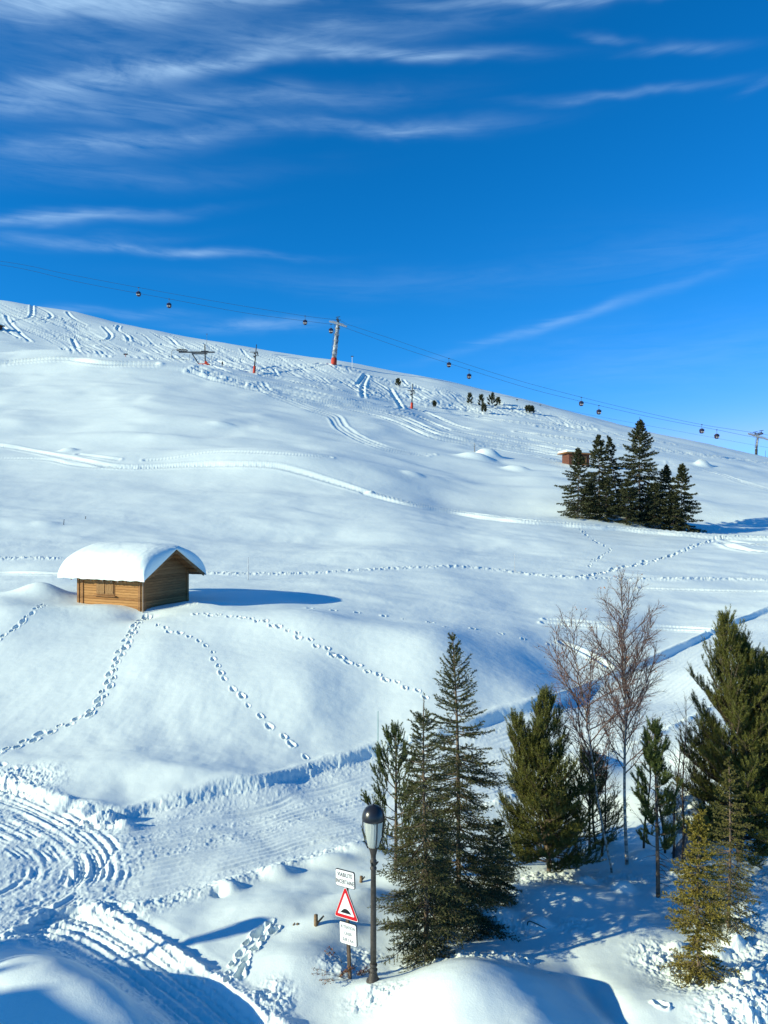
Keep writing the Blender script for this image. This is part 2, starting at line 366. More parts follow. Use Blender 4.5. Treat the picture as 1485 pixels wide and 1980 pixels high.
# branch road running down to the lower left
BR = [(150, 1795), (220, 1830), (290, 1885), (360, 1945), (430, 2010), (480, 2060)]
BE = [(185, 1757), (250, 1790), (330, 1838), (420, 1900), (500, 1955), (560, 2005), (620, 2060)]
BL = [(60, 1812), (130, 1850), (200, 1900), (260, 1950), (310, 2010), (340, 2060)]
DB = dist_field([BR], 2.2, .12); DE = dist_field([BE], 1.2, .08); DL = dist_field([BL], 1.2, .08)
brm = 1 - sstep(DB, .9, 1.25)
Zg += -.22 * (1 - sstep(DB, .8, 1.5)) * (Yg < 22)
Zg += (.26 * np.exp(-(DE / .28) ** 2) * (1 + .35 * pn(Xg / .5, Yg / .5, 63))) + .10 * np.exp(-(DL / .25) ** 2)
# lower road berm and lumps thrown up by the plough
Zg += .07 * np.exp(-((sL - .35) / .3) ** 2) * (1 + 1.8 * pn(Xg / .9, Yg / .5, 64)) * (PXg > 215)
refresh()
for (a, b, rx, ry, h, rot) in [(440, 1722, .35, .2, .2, 10), (425, 1728, .2, .16, -.16, 0), (535, 1692, .45, .3, .26, 0), (640, 1668, .7, .3, .2, 10), (700, 1648, .7, .4, .2, 0), (205, 1590, .5, .35, .34, 0), (240, 1600, .3, .2, .22, 0), (118, 1560, .35, .25, .2, 0), (160, 1575, .4, .25, .2, 0)]:
    mound(a, b, rx, ry, h, rot, 2.6)
# foreground mounds
for (a, b, rx, ry, h, rot, pw) in [(860, 1970, 1.4, 1.1, .30, 0, 2.2), (955, 2015, 1.75, 2.6, .80, 6, 2.5), (600, 1885, 1.2, .9, .42, 0, 2.2), (640, 1800, .8, .5, .3, 20, 2.2), (60, 1975, 2.1, 1.5, 1.05, -25, 2.3), (250, 2030, 1.4, .9, .35, -20, 2.4),
                                  (720, 1935, .5, .4, .18, 0, 2.), (540, 1760, 1.2, .8, .25, 15, 2.), (690, 1745, .9, .45, .25, 30, 2.4), (1335, 1960, 1.3, .8, .25, 0, 2.), (1160, 1930, .35, 1.3, -.22, 8, 2.), (1230, 1790, .9, .8, .12, 0, 2.), (950, 1775, .7, .35, .25, 0, 2.), (1100, 1730, 1.4, .5, .2, 0, 2.),
                                  (1330, 1640, 1.1, .8, .35, 0, 2.), (1120, 1500, 1.3, 1.1, .8, 0, 2.6), (1090, 1560, 1.2, .8, .4, 0, 2.4), (1400, 1480, 1.5, 1.3, .8, 0, 2.6), (1220, 1560, 1.4, .8, .5, 0, 2.4), (1205, 1722, .32, .2, .22, 0, 3.), (1130, 1710, .3, .2, .2, 0, 2.6), (1175, 1640, .5, .3, .2, 0, 2.6), (1245, 1660, .4, .25, .2, 0, 2.6), (1300, 1730, .4, .3, .2, 0, 2.6), (1040, 1790, .3, .2, .2, 0, 2.6), (1420, 1830, .25, .2, .22, 0, 3.), (1385, 1850, .3, .2, .2, 0, 3.), (1450, 1900, .35, .25, .22, 0, 3.), (1310, 1840, .25, .2, .18, 0, 3.), (1440, 1760, .8, .6, .3, 0, 2.), (1470, 1960, .9, .8, .3, 0, 2.4), (800, 1700, 1., .6, .25, 0, 2.)]:
    mound(a, b, rx, ry, h, rot, pw)
refresh()
# --- trampled, clumpy snow
def lump(s, seed):
    a = np.abs(pn(Xg / s, Yg / s, seed)); b = np.abs(pn(Xg / s * 2.1, Yg / s * 2.1, seed + 1)); cl = np.sqrt(np.clip(pn(Xg / s * 1.25 + 7, Yg / s * 1.25, seed + 40) - .04, 0, None)) * 1.5 + np.sqrt(np.clip(pn(Xg / s * 2.9, Yg / s * 2.9 + 5, seed + 41) - .08, 0, None)) * .7
    return (1 - 2.2 * a) * .25 + (1 - 2.2 * b) * .15 + cl * .75 - .3
near = Yg < 75
clump = np.zeros(Zg.shape, np.float32)
def blob(px, py, rx, ry, k=1.):
    global clump
    r, c = idx(px, py); q = ((Xg - Xg[r, c]) / rx) ** 2 + ((Yg - Yg[r, c]) / ry) ** 2; clump = np.maximum(clump, k * np.exp(-np.minimum(q, 50) ** 1.5))
for a in [(870, 1852, 1.0, .35, .6), (985, 1850, .5, .25, .8), (1395, 1900, 1.1, .9, 1.1), (1290, 1860, .7, .6, .8), (1460, 1960, .9, .8, 1.1), (1060, 1700, 1., .5, .6), (1440, 1830, .7, .6, .7), (1200, 1700, 1.2, .5, .5), (1110, 1790, .4, .3, .5), (660, 1870, .5, .35, .4),
          (730, 1930, .6, .35, .55), (530, 1930, .4, .5, .5), (700, 1850, .4, .4, .4), (960, 1800, .8, .4, .5), (1330, 1700, .7, .5, .5), (1420, 1700, 1.1, .8, .6), (1150, 1620, 1.3, .8, .5), (190, 1585, 1.1, .5, .8), (30, 1510, 1.5, .9, .6), (360, 1170, 1.2, .3, .3), (880, 1780, 1., .5, .5)]: blob(*a)
clump += .36 * np.exp(-((sU - .1) / .32) ** 2) * (Yg < 60) * (.4 + .6 * (PXg < 800)) + .22 * np.exp(-(DE / .35) ** 2) + .35 * np.exp(-((sL - .3) / .4) ** 2)
lm = lump(.32, 71) + .5 * lump(.13, 74)
Zg += near * clump * .125 * lm
# crumbly groomed surface of the road
cr = np.maximum(pn(Xg / .16, Yg / .16, 81), 0) + .6 * np.maximum(pn(Xg / .08, Yg / .08, 82), 0)
band = .35 + .65 * sstep(pn((sU * 1.0) / .9, Xg * 0.05, 83), -.15, .2)
Zg += near * roadm * .034 * cr * band * np.clip(30 / Yg, .4, 1.)
Zg += near * brm * .06 * cr * (DB < 1.3)
# ruts along the road
def between(k):
    """a line between upper and lower road edges, in world coordinates"""
    cols = np.arange(NS + 190, NCOL - NS, 6); yy = YU[cols] * (1 - k) + YL[cols] * k
    return np.stack([ucol[cols] * yy, yy], 1)
def resample(w, st):
    d = np.concatenate([[0], np.cumsum(np.hypot(*np.diff(w, axis=0).T))]); e = np.linspace(0, d[-1], max(2, int(d[-1] / st)))
    return np.stack([np.interp(e, d, w[:, 0]), np.interp(e, d, w[:, 1])], 1)
rr = random.Random(4)
ruts = [resample(between(k), .045) for k in (.18, .24, .36, .42, .47, .53, .57, .61, .66, .70, .74, .80, .85, .90)]
DR = dist_field(ruts, .35, world=True)
Zg += groove(DR, .032, .06, .6) * (.6 + 1.2 * pn(Xg / 1.2, Yg / 1.2, 90)) * np.clip(24 / Yg, .5, 1)
arcs = []
for k, (dx, dy) in enumerate([(0, 0), (-14, 2), (-42, 6), (-52, 8), (-82, 12), (-92, 14), (-118, 18), (-150, 26), (12, -3), (-68, 10), (-28, 4), (-165, 32), (-8, 1), (-22, 3), (-60, 9), (-100, 15), (-135, 20)]):
    s = 1 + (dx + rr.uniform(-5, 5)) / 235.
    base = [(-60, 1512), (40, 1538), (130, 1580), (195, 1625), (222, 1672), (210, 1712), (160, 1750), (80, 1784), (-40, 1822)]
    cxx, cyy = -30 + rr.uniform(-12, 12), 1690 + rr.uniform(-5, 5)
    arcs.append([(cxx + (x - cxx) * s, cyy + (y - cyy) * (s * .9 + .1 + dy * .0005)) for x, y in base])
arcs += [[(-60, 1695), (60, 1700), (150, 1722), (250, 1762)], [(-60, 1735), (40, 1742), (130, 1765), (200, 1800)], [(-40, 1580), (80, 1640), (140, 1700), (150, 1760)], [(230, 1640), (180, 1690), (90, 1730), (-40, 1755)]]
DA = dist_field(arcs, .5, .05)
Zg += groove(DA, .048, .065, .5) * np.clip(.5 + 2.2 * pn(Xg / 1.1, Yg / 1.1, 91), 0, 1.5) + near * .026 * np.exp(-(DA / .8) ** 2) * lump(.28, 97)
br2 = [[(x + o, y - o * .55) for x, y in [(30, 1800), (130, 1800), (220, 1845), (300, 1905), (370, 1960), (440, 2020)]] for o in (-14, 4, 34, 50, 66)]
DA2 = dist_field(br2, .5, .04); Zg += groove(DA2, .08, .07, .6) * (.7 + .7 * pn(Xg / .7, Yg / .7, 92))
# --- footprints
def prints(line, gap, depth, rad, side=.12, rough=1., rim=.45):
    w = world_line(line, gap); rs = np.random.RandomState(int(w[0, 0] * 10) & 1023)
    for i, (X, Y) in enumerate(w):
        j = min(i + 1, len(w) - 1); d = w[j] - w[i - 1 if i else 0]; L = np.hypot(*d) + 1e-6; d = d / L; nrm = np.array([-d[1], d[0]])
        p = np.array([X, Y]) + nrm * side * (1 if i % 2 else -1) + rs.randn(2) * gap * .13
        r, c = locate(*p)
        if r < 2 or r > NROW - 3: continue
        k_s = .42 * rs.uniform(.65, 1.25); dp = depth * rs.uniform(.45, .95)
        a, b = win(r, c, rad * 3.2); dx, dy = Xg[a, b] - p[0], Yg[a, b] - p[1]
        al = dx * d[0] + dy * d[1]; al = np.where(al < 0, al / 2.3, al / 1.25); ac = dx * nrm[0] + dy * nrm[1]; q = np.hypot(al, ac) / (rad * k_s) + .42 * pn(dx / .11 + 3 * i, dy / .11, 94)
        q = q * (1 + .25 * rs.randn() * .5)
        Zg[a, b] += (-dp * np.exp(-np.minimum(q, 6) ** 2.6) + dp * rim * .5 * np.exp(-((q - 1.45) / .35) ** 2) * (1 + .8 * rough * pn(dx / .15 + i, dy / .15, 95))).astype(np.float32)
prints([(288, 1192), (268, 1205), (252, 1230), (235, 1262), (218, 1300), (205, 1335), (185, 1365), (165, 1385), (120, 1405), (60, 1430), (-10, 1458)], .36, .30, .20, .10)
prints([(300, 1208), (340, 1222), (385, 1240), (408, 1265), (414, 1285), (430, 1310), (460, 1345), (500, 1385), (540, 1420), (575, 1450), (605, 1490)], .72, .20, .17, .06, 1, .6)
prints([(378, 1186), (430, 1191), (500, 1200), (560, 1222), (620, 1250), (660, 1275), (720, 1300), (790, 1330), (830, 1350)], .52, .20, .19, .08, 1, .8)
prints([(90, 1168), (60, 1185), (35, 1210), (0, 1235), (-30, 1250)], .45, .24, .19, .10)
prints([(600, 1176), (700, 1184), (800, 1200), (920, 1218), (1060, 1243)], 1.3, .16, .16, .05, 1, 1.)
prints([(1115, 1116), (1160, 1108), (1200, 1097), (1260, 1085), (1310, 1070), (1350, 1052), (1390, 1042), (1440, 1040), (1500, 1042)], .95, .4, .34, .16, 1, .5)
prints([(1120, 1022), (1135, 1035), (1155, 1050), (1180, 1062), (1150, 1082), (1142, 1098)], 1.0, .25, .25, .1, 1, .6)
prints([(0, 1478), (40, 1500), (60, 1520)], .5, .12, .14, .1)
prints([(530, 1790), (500, 1815), (475, 1845), (455, 1880), (448, 1900)], .17, .20, .16, .14, 1.5, .6)
prints([(1290, 1940), (1340, 1960), (1400, 1990)], .35, .2, .18, .1, 1.5, .6)
# --- trampled ski path behind the cabin
path_l = [[(-60, 1078), (0, 1080), (60, 1079), (110, 1080)], [(395, 1108), (480, 1110), (600, 1108), (740, 1100), (860, 1096), (940, 1100), (1060, 1114), (1200, 1120), (1330, 1119), (1485, 1121), (1560, 1122)]]
DP = dist_field(path_l, 2.0, .25)
Zg += np.exp(-(DP / .55) ** 2) * (.16 * lump(.55, 101) + .05) * (1 + .0 * Xg)
DP2 = dist_field([[(-60, 1108), (60, 1109), (110, 1110)], [(1240, 1138), (1360, 1142), (1560, 1146)], [(1050, 1205), (1150, 1212), (1260, 1218), (1375, 1222)], [(1055, 1198), (1200, 1207), (1385, 1218)], [(1085, 1243), (1110, 1252), (1150, 1272), (1180, 1292)]], 1.5, .2)
Zg += groove(DP2, .12, .16, .6, cap=2)
# --- snowmobile and ski tracks on the middle slopes
def offs(l, dx, dy): return [(x + dx, y + dy) for x, y in l]
T1 = [(-80, 853), (0, 861), (60, 871), (110, 880), (160, 890), (220, 901), (290, 902), (360, 899), (440, 897), (520, 899), (580, 912), (640, 930), (710, 952), (800, 976), (900, 993), (1000, 1006), (1100, 1014), (1200, 1022), (1300, 1031), (1390, 1038), (1560, 1044)]
T1b = [(-80, 886), (80, 888), (130, 897), (180, 903), (260, 904)]
T1c = [(150, 878), (230, 889)], [(280, 890), (330, 886), (400, 875), (480, 874), (560, 878), (640, 884)]
T2 = [(500, 738), (512, 755), (560, 775), (605, 792), (648, 806), (655, 822), (690, 845), (740, 865), (790, 876), (830, 879)]
T3 = [(375, 712), (420, 728), (500, 748), (600, 772), (700, 790), (770, 808), (840, 838), (900, 852), (960, 862), (1040, 876), (1120, 890)]
T4 = [(1290, 893), (1340, 902), (1400, 918), (1450, 935), (1560, 965)]
D1 = dist_field([T1[:13], offs(T1[:13], 0, 2.6)], 4, .4)
Zg += groove(D1, .22, .26, .5, cap=2.6)
D1b = dist_field([T1[12:], offs(T1[12:], 0, 3.0)], 4, .4)
Zg += groove(D1b, -.30, .32, .3, cap=2.4)
D2 = dist_field([T1b, T1c[0], T1c[1], T2, offs(T2, 9, -1), offs(T2, -6, 2), T4, offs(T4, 0, 3)], 4, .5)
Zg += groove(D2, .15, .38, .55)
D3 = dist_field([T3, offs(T3, 5, -4), offs(T3, -10, 6), offs(T3, 20, -10), offs(T3, 40, -16), [(330, 690), (420, 705), (520, 728), (640, 752), (760, 778), (860, 795), (960, 812), (1060, 822), (1150, 830)], [(1000, 835), (1100, 848), (1200, 862), (1340, 878), (1500, 897)], [(1040, 825), (1160, 842), (1280, 868), (1420, 888), (1500, 900)], [(900, 795), (1000, 806), (1090, 822), (1180, 838), (1300, 858)]], 5, .7)
Zg += groove(D3, .40, .6, .6)
# trail shelf edges (dark line left, white line across)
D4 = dist_field([[(-60, 703), (0, 702), (60, 697), (110, 693), (170, 699), (230, 704), (300, 703)]], 6, .6)
Zg += groove(D4, .7, .9, .4)
# turns carved over the far hillside
rs = random.Random(12); far_tracks = []
for k in range(230):
    x = rs.uniform(-60, 1080); skyl = np.interp(x, [a for a, b in sky_l], [b for a, b in sky_l]); y = skyl + rs.uniform(2, 46) * (1. if x < 450 else .7)
    L = rs.uniform(50, 190) * (1 if x < 700 else .7); pts = []; ph = rs.uniform(0, 6); w = rs.uniform(0, 4) * (rs.random() < .55); sl = rs.uniform(.28, .62); m = 9
    for i in range(m): t = i / (m - 1); pts.append((x + L * t + w * 1.5 * math.sin(ph + t * 9), y + L * t * sl + w * math.cos(ph + t * 9)))
    lim = [(-80, 690), (150, 690), (380, 704), (520, 725), (800, 785), (1000, 806), (1120, 830), (1500, 895)]
    pts = [p for p in pts if p[1] < np.interp(p[0], [a for a, b in lim], [b for a, b in lim])]
    if len(pts) > 3: far_tracks.append(pts)
hand = [[(60, 590), (62, 612), (30, 620), (20, 625)], [(68, 592), (90, 602), (103, 612), (95, 617), (75, 619)], [(128, 602), (140, 615), (170, 630)], [(10, 608), (20, 625), (45, 650), (60, 662)],
        [(200, 632), (214, 648), (208, 656), (196, 658)], [(230, 630), (228, 638), (244, 648), (250, 660)], [(320, 650), (338, 660), (336, 665), (360, 674)], [(140, 655), (146, 668), (150, 672)], [(0, 625), (14, 640), (40, 655)],
        [(712, 724), (702, 740), (700, 756), (703, 772)], [(706, 724), (696, 738), (690, 744)], [(500, 716), (540, 708), (600, 706), (620, 702)], [(500, 726), (560, 718), (640, 704)], [(720, 735), (745, 750), (764, 765), (758, 769)], [(755, 752), (768, 775), (776, 788)]]
D5 = dist_field(far_tracks, 4, .9); Zg += groove(D5, .28, .38, .6) * np.clip(.7 + 1.1 * pn(Xg / 16, Yg / 22, 98), .1, 1.3)
D6 = dist_field(hand, 4, .7); Zg += groove(D6, .36, .48, .5)
# churned snow below the drag lift
D7 = dist_field([[(385, 715), (420, 728), (470, 742), (510, 752)]], 6, 1.); Zg += np.exp(-(D7 / 4) ** 2) * .5 * lump(2.4, 111)
# roller ridges near the far right, ploughed fan
D8 = dist_field([[(1400, 1052), (1430, 1062), (1470, 1068), (1560, 1072)], [(1405, 1046), (1440, 1052), (1500, 1056)]], 3, .3); Zg += groove(D8, .3, .5, .6)
# small snow humps over rocks, mid slope
for (a, b, rx, ry, h) in [(942, 884, 2.6, 2.2, 1.7), (920, 886, 3.4, 1.8, 1.1), (1360, 899, 1.8, 1.5, 1.3), (998, 909, 2.4, 1.3, .8), (90, 1013, 1.3, 1.0, .15), (800, 917, 1.6, 1., .35), (430, 822, 2.4, 1., .4), (133, 872, 1.4, 1., .5)]:
    mound(a, b, rx, ry, h, 0, 3.)
# tree wells
refresh()
WELLS = []
def well(px, py, rad, dep): mound(px, py, rad, rad * .8, -dep, 0, 3.); WELLS.append((px, py))
# micro relief
Zg += (Yg < 130) * sstep(Yg, 20, 32) * .006 * np.clip(Yg / 40, 1, 2) * fbm(Xg / (.5 * np.clip(Yg / 45, .8, 2)), Yg / 1.6, 2, 131) * sstep(pn(Xg / 7, Yg / 9, 132), -.1, .35)
Zg += near * .008 * (1 - roadm) * fbm(Xg / .5, Yg / .35, 2, 121)
refresh()

# mesh
idx_v = np.arange(NROW * NCOL, dtype=np.int64).reshape(NROW, NCOL)
quads = np.stack([idx_v[:-1, :-1], idx_v[:-1, 1:], idx_v[1:, 1:], idx_v[1:, :-1]], -1)
rm = road[:-1, :-1] & (Yg[:-1, :-1] > 12) & (Yg[:-1, :-1] < 90)
rm |= ((DB < 1.15) & (Yg > 12))[:-1, :-1]
allV = np.stack([Xg, Yg, Zg], -1).reshape(-1, 3)
def snow_mat(name, tint, b1, b2):
    m = bpy.data.materials.new(name); m.use_nodes = True; t = m.node_tree; nn = t.nodes; l = t.links; b = nn['Principled BSDF']
    b.inputs['Roughness'].default_value = .55; b.inputs['Specular IOR Level'].default_value = .25
    tcn = nn.new('ShaderNodeTexCoord')
    nz = nn.new('ShaderNodeTexNoise'); nz.inputs['Scale'].default_value = .35; nz.inputs['Detail'].default_value = 6; l.new(tcn.outputs['Object'], nz.inputs['Vector'])
    rp = nn.new('ShaderNodeValToRGB'); rp.color_ramp.elements[0].position = .3; rp.color_ramp.elements[1].position = .7
    rp.color_ramp.elements[0].color = (tint[0] * .96, tint[1] * .965, tint[2] * .97, 1); rp.color_ramp.elements[1].color = (*tint, 1)
    l.new(nz.outputs[0], rp.inputs[0]); l.new(rp.outputs[0], b.inputs['Base Color'])
    n1 = nn.new('ShaderNodeTexNoise'); n1.inputs['Scale'].default_value = 28; n1.inputs['Detail'].default_value = 6; n1.inputs['Roughness'].default_value = .65
    n2 = nn.new('ShaderNodeTexNoise'); n2.inputs['Scale'].default_value = 1.1; n2.inputs['Detail'].default_value = 5
    for q in (n1, n2): l.new(tcn.outputs['Object'], q.inputs['Vector'])
    bp = nn.new('ShaderNodeBump'); bp.inputs['Strength'].default_value = 1.; bp.inputs['Distance'].default_value = b1; l.new(n1.outputs[0], bp.inputs['Height'])
    b2n = nn.new('ShaderNodeBump'); b2n.inputs['Strength'].default_value = 1.; b2n.inputs['Distance'].default_value = b2; l.new(n2.outputs[0], b2n.inputs['Height'])
    l.new(b2n.outputs[0], bp.inputs['Normal']); l.new(bp.outputs[0], b.inputs['Normal']); return m
M_SNOW = snow_mat('snow', (.83, .905, .865), .006, .03)
M_ROADSNOW = snow_mat('packed_snow', (.82, .89, .86), .006, .02)
def sub(name, mask, m):
    q = quads[mask]; u, inv = np.unique(q.ravel(), return_inverse=True)
    me = mesh_np(name, allV[u], [inv.reshape(-1, 4)]); o = add(name, me, m, smooth=True); o['kind'] = 'structure'; return o
sub('ground', ~rm, M_SNOW); sub('road', rm, M_ROADSNOW)
del allV, quads, idx_v

# ------------------------------------------------------------------ materials
M_BLACK = mat('black_metal', (.018, .018, .02), .35, .2, 20, metal=.0, spec=.5)
M_POLE = mat('brown_iron', (.05, .042, .036), .5, .3, 14, bump=.5, bscale=50, spec=.4)
M_STEEL = mat('galvanised_steel', (.42, .43, .44), .45, .15, 3, metal=.3)
M_DARKST = mat('dark_steel', (.045, .047, .055), .5, .25, 2)
M_RED = mat('red_padding', (.50, .05, .025), .7, .15, 3)
M_WOOD = mat('weathered_wood', (.16, .10, .055), .8, col2=(.30, .20, .11), vscale=4, stretch=(1, 1, 12), bump=.4)
M_BARK = mat('conifer_bark', (.10, .07, .05), .9, col2=(.19, .14, .10), vscale=14, bump=.8, bscale=40)
M_SIGNW = mat('white_sign_enamel', (.80, .81, .82), .35, .04, 3)
M_SIGNR = mat('red_sign_enamel', (.55, .015, .02), .35, .05, 3)
M_SIGNB = mat('black_sign_print', (.012, .012, .014), .45, .1, 3)
M_GREY = mat('faded_grey_print', (.16, .17, .18), .5, .2, 30)
M_SBACK = mat('sign_edge', (.03, .03, .032), .5, .2, 5)
M_CLOTH = mat('dark_clothing', (.03, .035, .05), .8, .3, 6)
M_REDCL = mat('dark_red_clothing', (.10, .03, .03), .8, .3, 6)
M_LEAF = mat('dead_leaf', (.16, .06, .025), .8, col2=(.30, .12, .05), island=.35)

# ------------------------------------------------------------------ street lamp
def street_lamp(loc, label, rz=0.):
    t = thing('street_lamp', label, 'street lamp', loc, rz, 'cast iron street lamps')
    b = BM()
    lathe(b, [(.125, -.6), (.125, .0), (.115, .10), (.112, .18), (.125, .22), (.14, .25), (.15, .30), (.148, .33), (.11, .35), (.105, .37), (.095, .42), (.075, .48), (.068, .52), (.086, .535), (.088, .56), (.062, .58), (.06, .62), (.082, .635), (.084, .66), (.064, .69)], 24)
    add('base', b, M_POLE, t, smooth=True)
    b = BM()
    lathe(b, [(.064, .69), (.062, 1.2), (.058, 2.0), (.053, 2.62), (.068, 2.64), (.070, 2.67), (.056, 2.69), (.054, 2.76), (.068, 2.78), (.070, 2.82), (.052, 2.85), (.056, 2.93), (.08, 3.03), (.115, 3.10), (.120, 3.115)], 20)
    for a in (0, 2.1, 4.2):
        bar(b, (.05 * math.cos(a), .05 * math.sin(a), 2.74), (.10 * math.cos(a), .10 * math.sin(a), 2.80), .022, .014, 6)
    add('pole', b, M_POLE, t, smooth=True)
    lan = BM()
    prof = [(.118, 3.115), (.150, 3.25), (.180, 3.42), (.193, 3.55), (.198, 3.66), (.196, 3.70)]
    # fluted glass bowl
    n = 72; rings = []
    for (r, z) in prof: rings.append([lan.verts.new(((r - .012 + .007 * (k % 2)) * math.cos(2 * math.pi * k / n), (r - .012 + .007 * (k % 2)) * math.sin(2 * math.pi * k / n), z)) for k in range(n)])
    for a, d in zip(rings, rings[1:]):
        for k in range(n): lan.faces.new((a[k], a[(k + 1) % n], d[(k + 1) % n], d[k]))
    m = bpy.data.materials.new('ribbed_glass'); m.use_nodes = True; p = m.node_tree.nodes['Principled BSDF']
    p.inputs['Base Color'].default_value = (.62, .66, .62, 1); p.inputs['Roughness'].default_value = .3; p.inputs['Transmission Weight'].default_value = .3
    p.inputs['IOR'].default_value = 1.25; p.inputs['Specular IOR Level'].default_value = .6
    add('lantern_glass', lan, m, t)
    b = BM(); bar(b, (0, 0, 3.16), (0, 0, 3.40), .035, .05, 10); bar(b, (0, 0, 3.40), (0, 0, 3.62), .07, .06, 12)
    add('bulb', b, M_SIGNW, t, smooth=True)
    for k in range(4):
        b = BM(); a = k * math.pi / 2 + .35; pr = [(.125, 3.10), (.175, 3.22), (.212, 3.38), (.228, 3.52), (.232, 3.68)]
        for (r0, z0), (r1, z1) in zip(pr, pr[1:]): bar(b, (r0 * math.cos(a), r0 * math.sin(a), z0), (r1 * math.cos(a), r1 * math.sin(a), z1), .013, n=6)
        add('cage_rib', b, M_BLACK, t)
    b = BM()
    lathe(b, [(.225, 3.665), (.238, 3.67), (.240, 3.71), (.232, 3.78), (.205, 3.86), (.155, 3.925), (.085, 3.965), (.02, 3.98), (.018, 4.0), (.004, 4.005)], 32)
    add('cap', b, mat('cap_paint', (.018, .018, .022), .28, .1, 10, spec=.6), t, smooth=True)
    return t
g = ground(722, 1926)
LAMP = street_lamp((g.x, 16.0, CZ - (1926 - 990) / F * 16.0), 'black street lamp with fluted glass lantern on brown cast iron post')

# ------------------------------------------------------------------ sign post
def text_mesh(s, size, m, parent, loc, name='lettering', sx=1., space=1.06):
    cu = bpy.data.curves.new('t', 'FONT'); cu.body = s; cu.size = size; cu.align_x = 'CENTER'; cu.align_y = 'CENTER'; cu.extrude = .0015; cu.space_character = space; cu.offset = size * .008
    o = bpy.data.objects.new('t', cu); C.objects.link(o); bpy.context.view_layer.update()
    me = bpy.data.meshes.new_from_object(o.evaluated_get(bpy.context.evaluated_depsgraph_get())); bpy.data.objects.remove(o)
    me.transform(Matrix.Diagonal((sx, 1, 1, 1))); me.transform(Matrix.Rotation(R(90), 4, 'X')); me.transform(Matrix.Translation(loc)); me.materials.clear()
    return add(name, me, m, parent)
def rounded(b, w, h, y0, y1, r=.03, cx=0, cz=0, pts=None):
    if pts is None:
        pts = []
        for sx, sz, a0 in ((1, 1, 0), (-1, 1, 90), (-1, -1, 180), (1, -1, 270)):
            for k in range(5): a = R(a0 + k * 22.5); pts.append((cx + sx * (w / 2 - r) + r * math.cos(a), cz + sz * (h / 2 - r) + r * math.sin(a)))
    f = [b.verts.new((x, y0, z)) for x, z in pts]; k = [b.verts.new((x, y1, z)) for x, z in pts]; n = len(pts)
    b.faces.new(f); b.faces.new(k[::-1])
    for i in range(n): b.faces.new((f[i], k[i], k[(i + 1) % n], f[(i + 1) % n]))
def tri(b, s, y0, y1, cz, r=.03):
    pts = []
    H = s * 1.07
    for (x, z, a0) in ((0, H * .60 - r * 2, 30), (-s / 2 + r * 1.73, -H * .40 + r, 150), (s / 2 - r * 1.73, -H * .40 + r, 270)):
        for k in range(5): a = R(a0 + k * 30); pts.append((x + r * math.cos(a), cz + z + r * math.sin(a)))
    rounded(b, 0, 0, y0, y1, pts=pts)
Ys = 16.2; zb = CZ - (1878 - 990) / F * Ys; xb = (673 - CX) / F * Ys
SG = thing('road_sign', 'post with three plates, red warning triangle between two white text plates', 'road sign', (xb, Ys, zb), R(-33))
SG.rotation_euler = (R(0), R(-2.6), R(-33))
b = BM(); box(b, 0, .05, .60, .075, .05, 2.6, bev=.006); add('post', b, mat('brown_post', (.09, .065, .05), .6, .3, 10), SG)
y = 0.0
b = BM(); rounded(b, .50, .36, .012, .032, .04, 0, 1.92); p1 = add('text_plate', b, M_SBACK, SG); p1['label'] = 'upper white plate with black border reading VIABILITE INCERTAINE'
b = BM(); rounded(b, .475, .335, .004, .012, .035, 0, 1.92); add('plate_face', b, M_SIGNW, p1)
text_mesh('VIABILITÉ', .12, M_SIGNB, p1, (0, .002, 1.995), sx=.72); text_mesh('INCERTAINE', .12, M_SIGNB, p1, (0, .002, 1.85), sx=.66)
b = BM(); tri(b, .66, .012, .032, 1.36, .035); p2 = add('warning_triangle', b, M_SBACK, SG); p2['label'] = 'red bordered white triangle with black hump'
b = BM(); tri(b, .645, .007, .012, 1.36, .034); add('triangle_rim', b, M_SIGNW, p2)
b = BM(); tri(b, .615, .003, .007, 1.36, .03); add('triangle_border', b, M_SIGNR, p2)
b = BM(); tri(b, .435, -.001, .003, 1.355, .012); add('triangle_face', b, M_SIGNW, p2)
b = BM(); pts = [(-.17, 1.203)] + [(-.13 + .26 * k / 10, 1.213 + .085 * math.sin(math.pi * k / 10) ** .8) for k in range(11)] + [(.17, 1.203)]
rounded(b, 0, 0, -.004, -.001, pts=pts[::-1]); add('hump_symbol', b, M_SIGNB, p2)
b = BM(); rounded(b, .44, .46, .012, .032, .035, .03, .78); p3 = add('text_plate', b, M_SBACK, SG); p3['label'] = 'lower white plate with faded lettering ATTENTION CASSIS SUR 5 Km'
b = BM(); rounded(b, .42, .44, .004, .012, .03, .03, .78); add('plate_face', b, M_SIGNW, p3)
for s, z in (('ATTENTION', .91), ('CASSIS', .78), ('SUR 5 Km', .65)): text_mesh(s, .095, M_GREY, p3, (.03, .002, z), sx=.66)

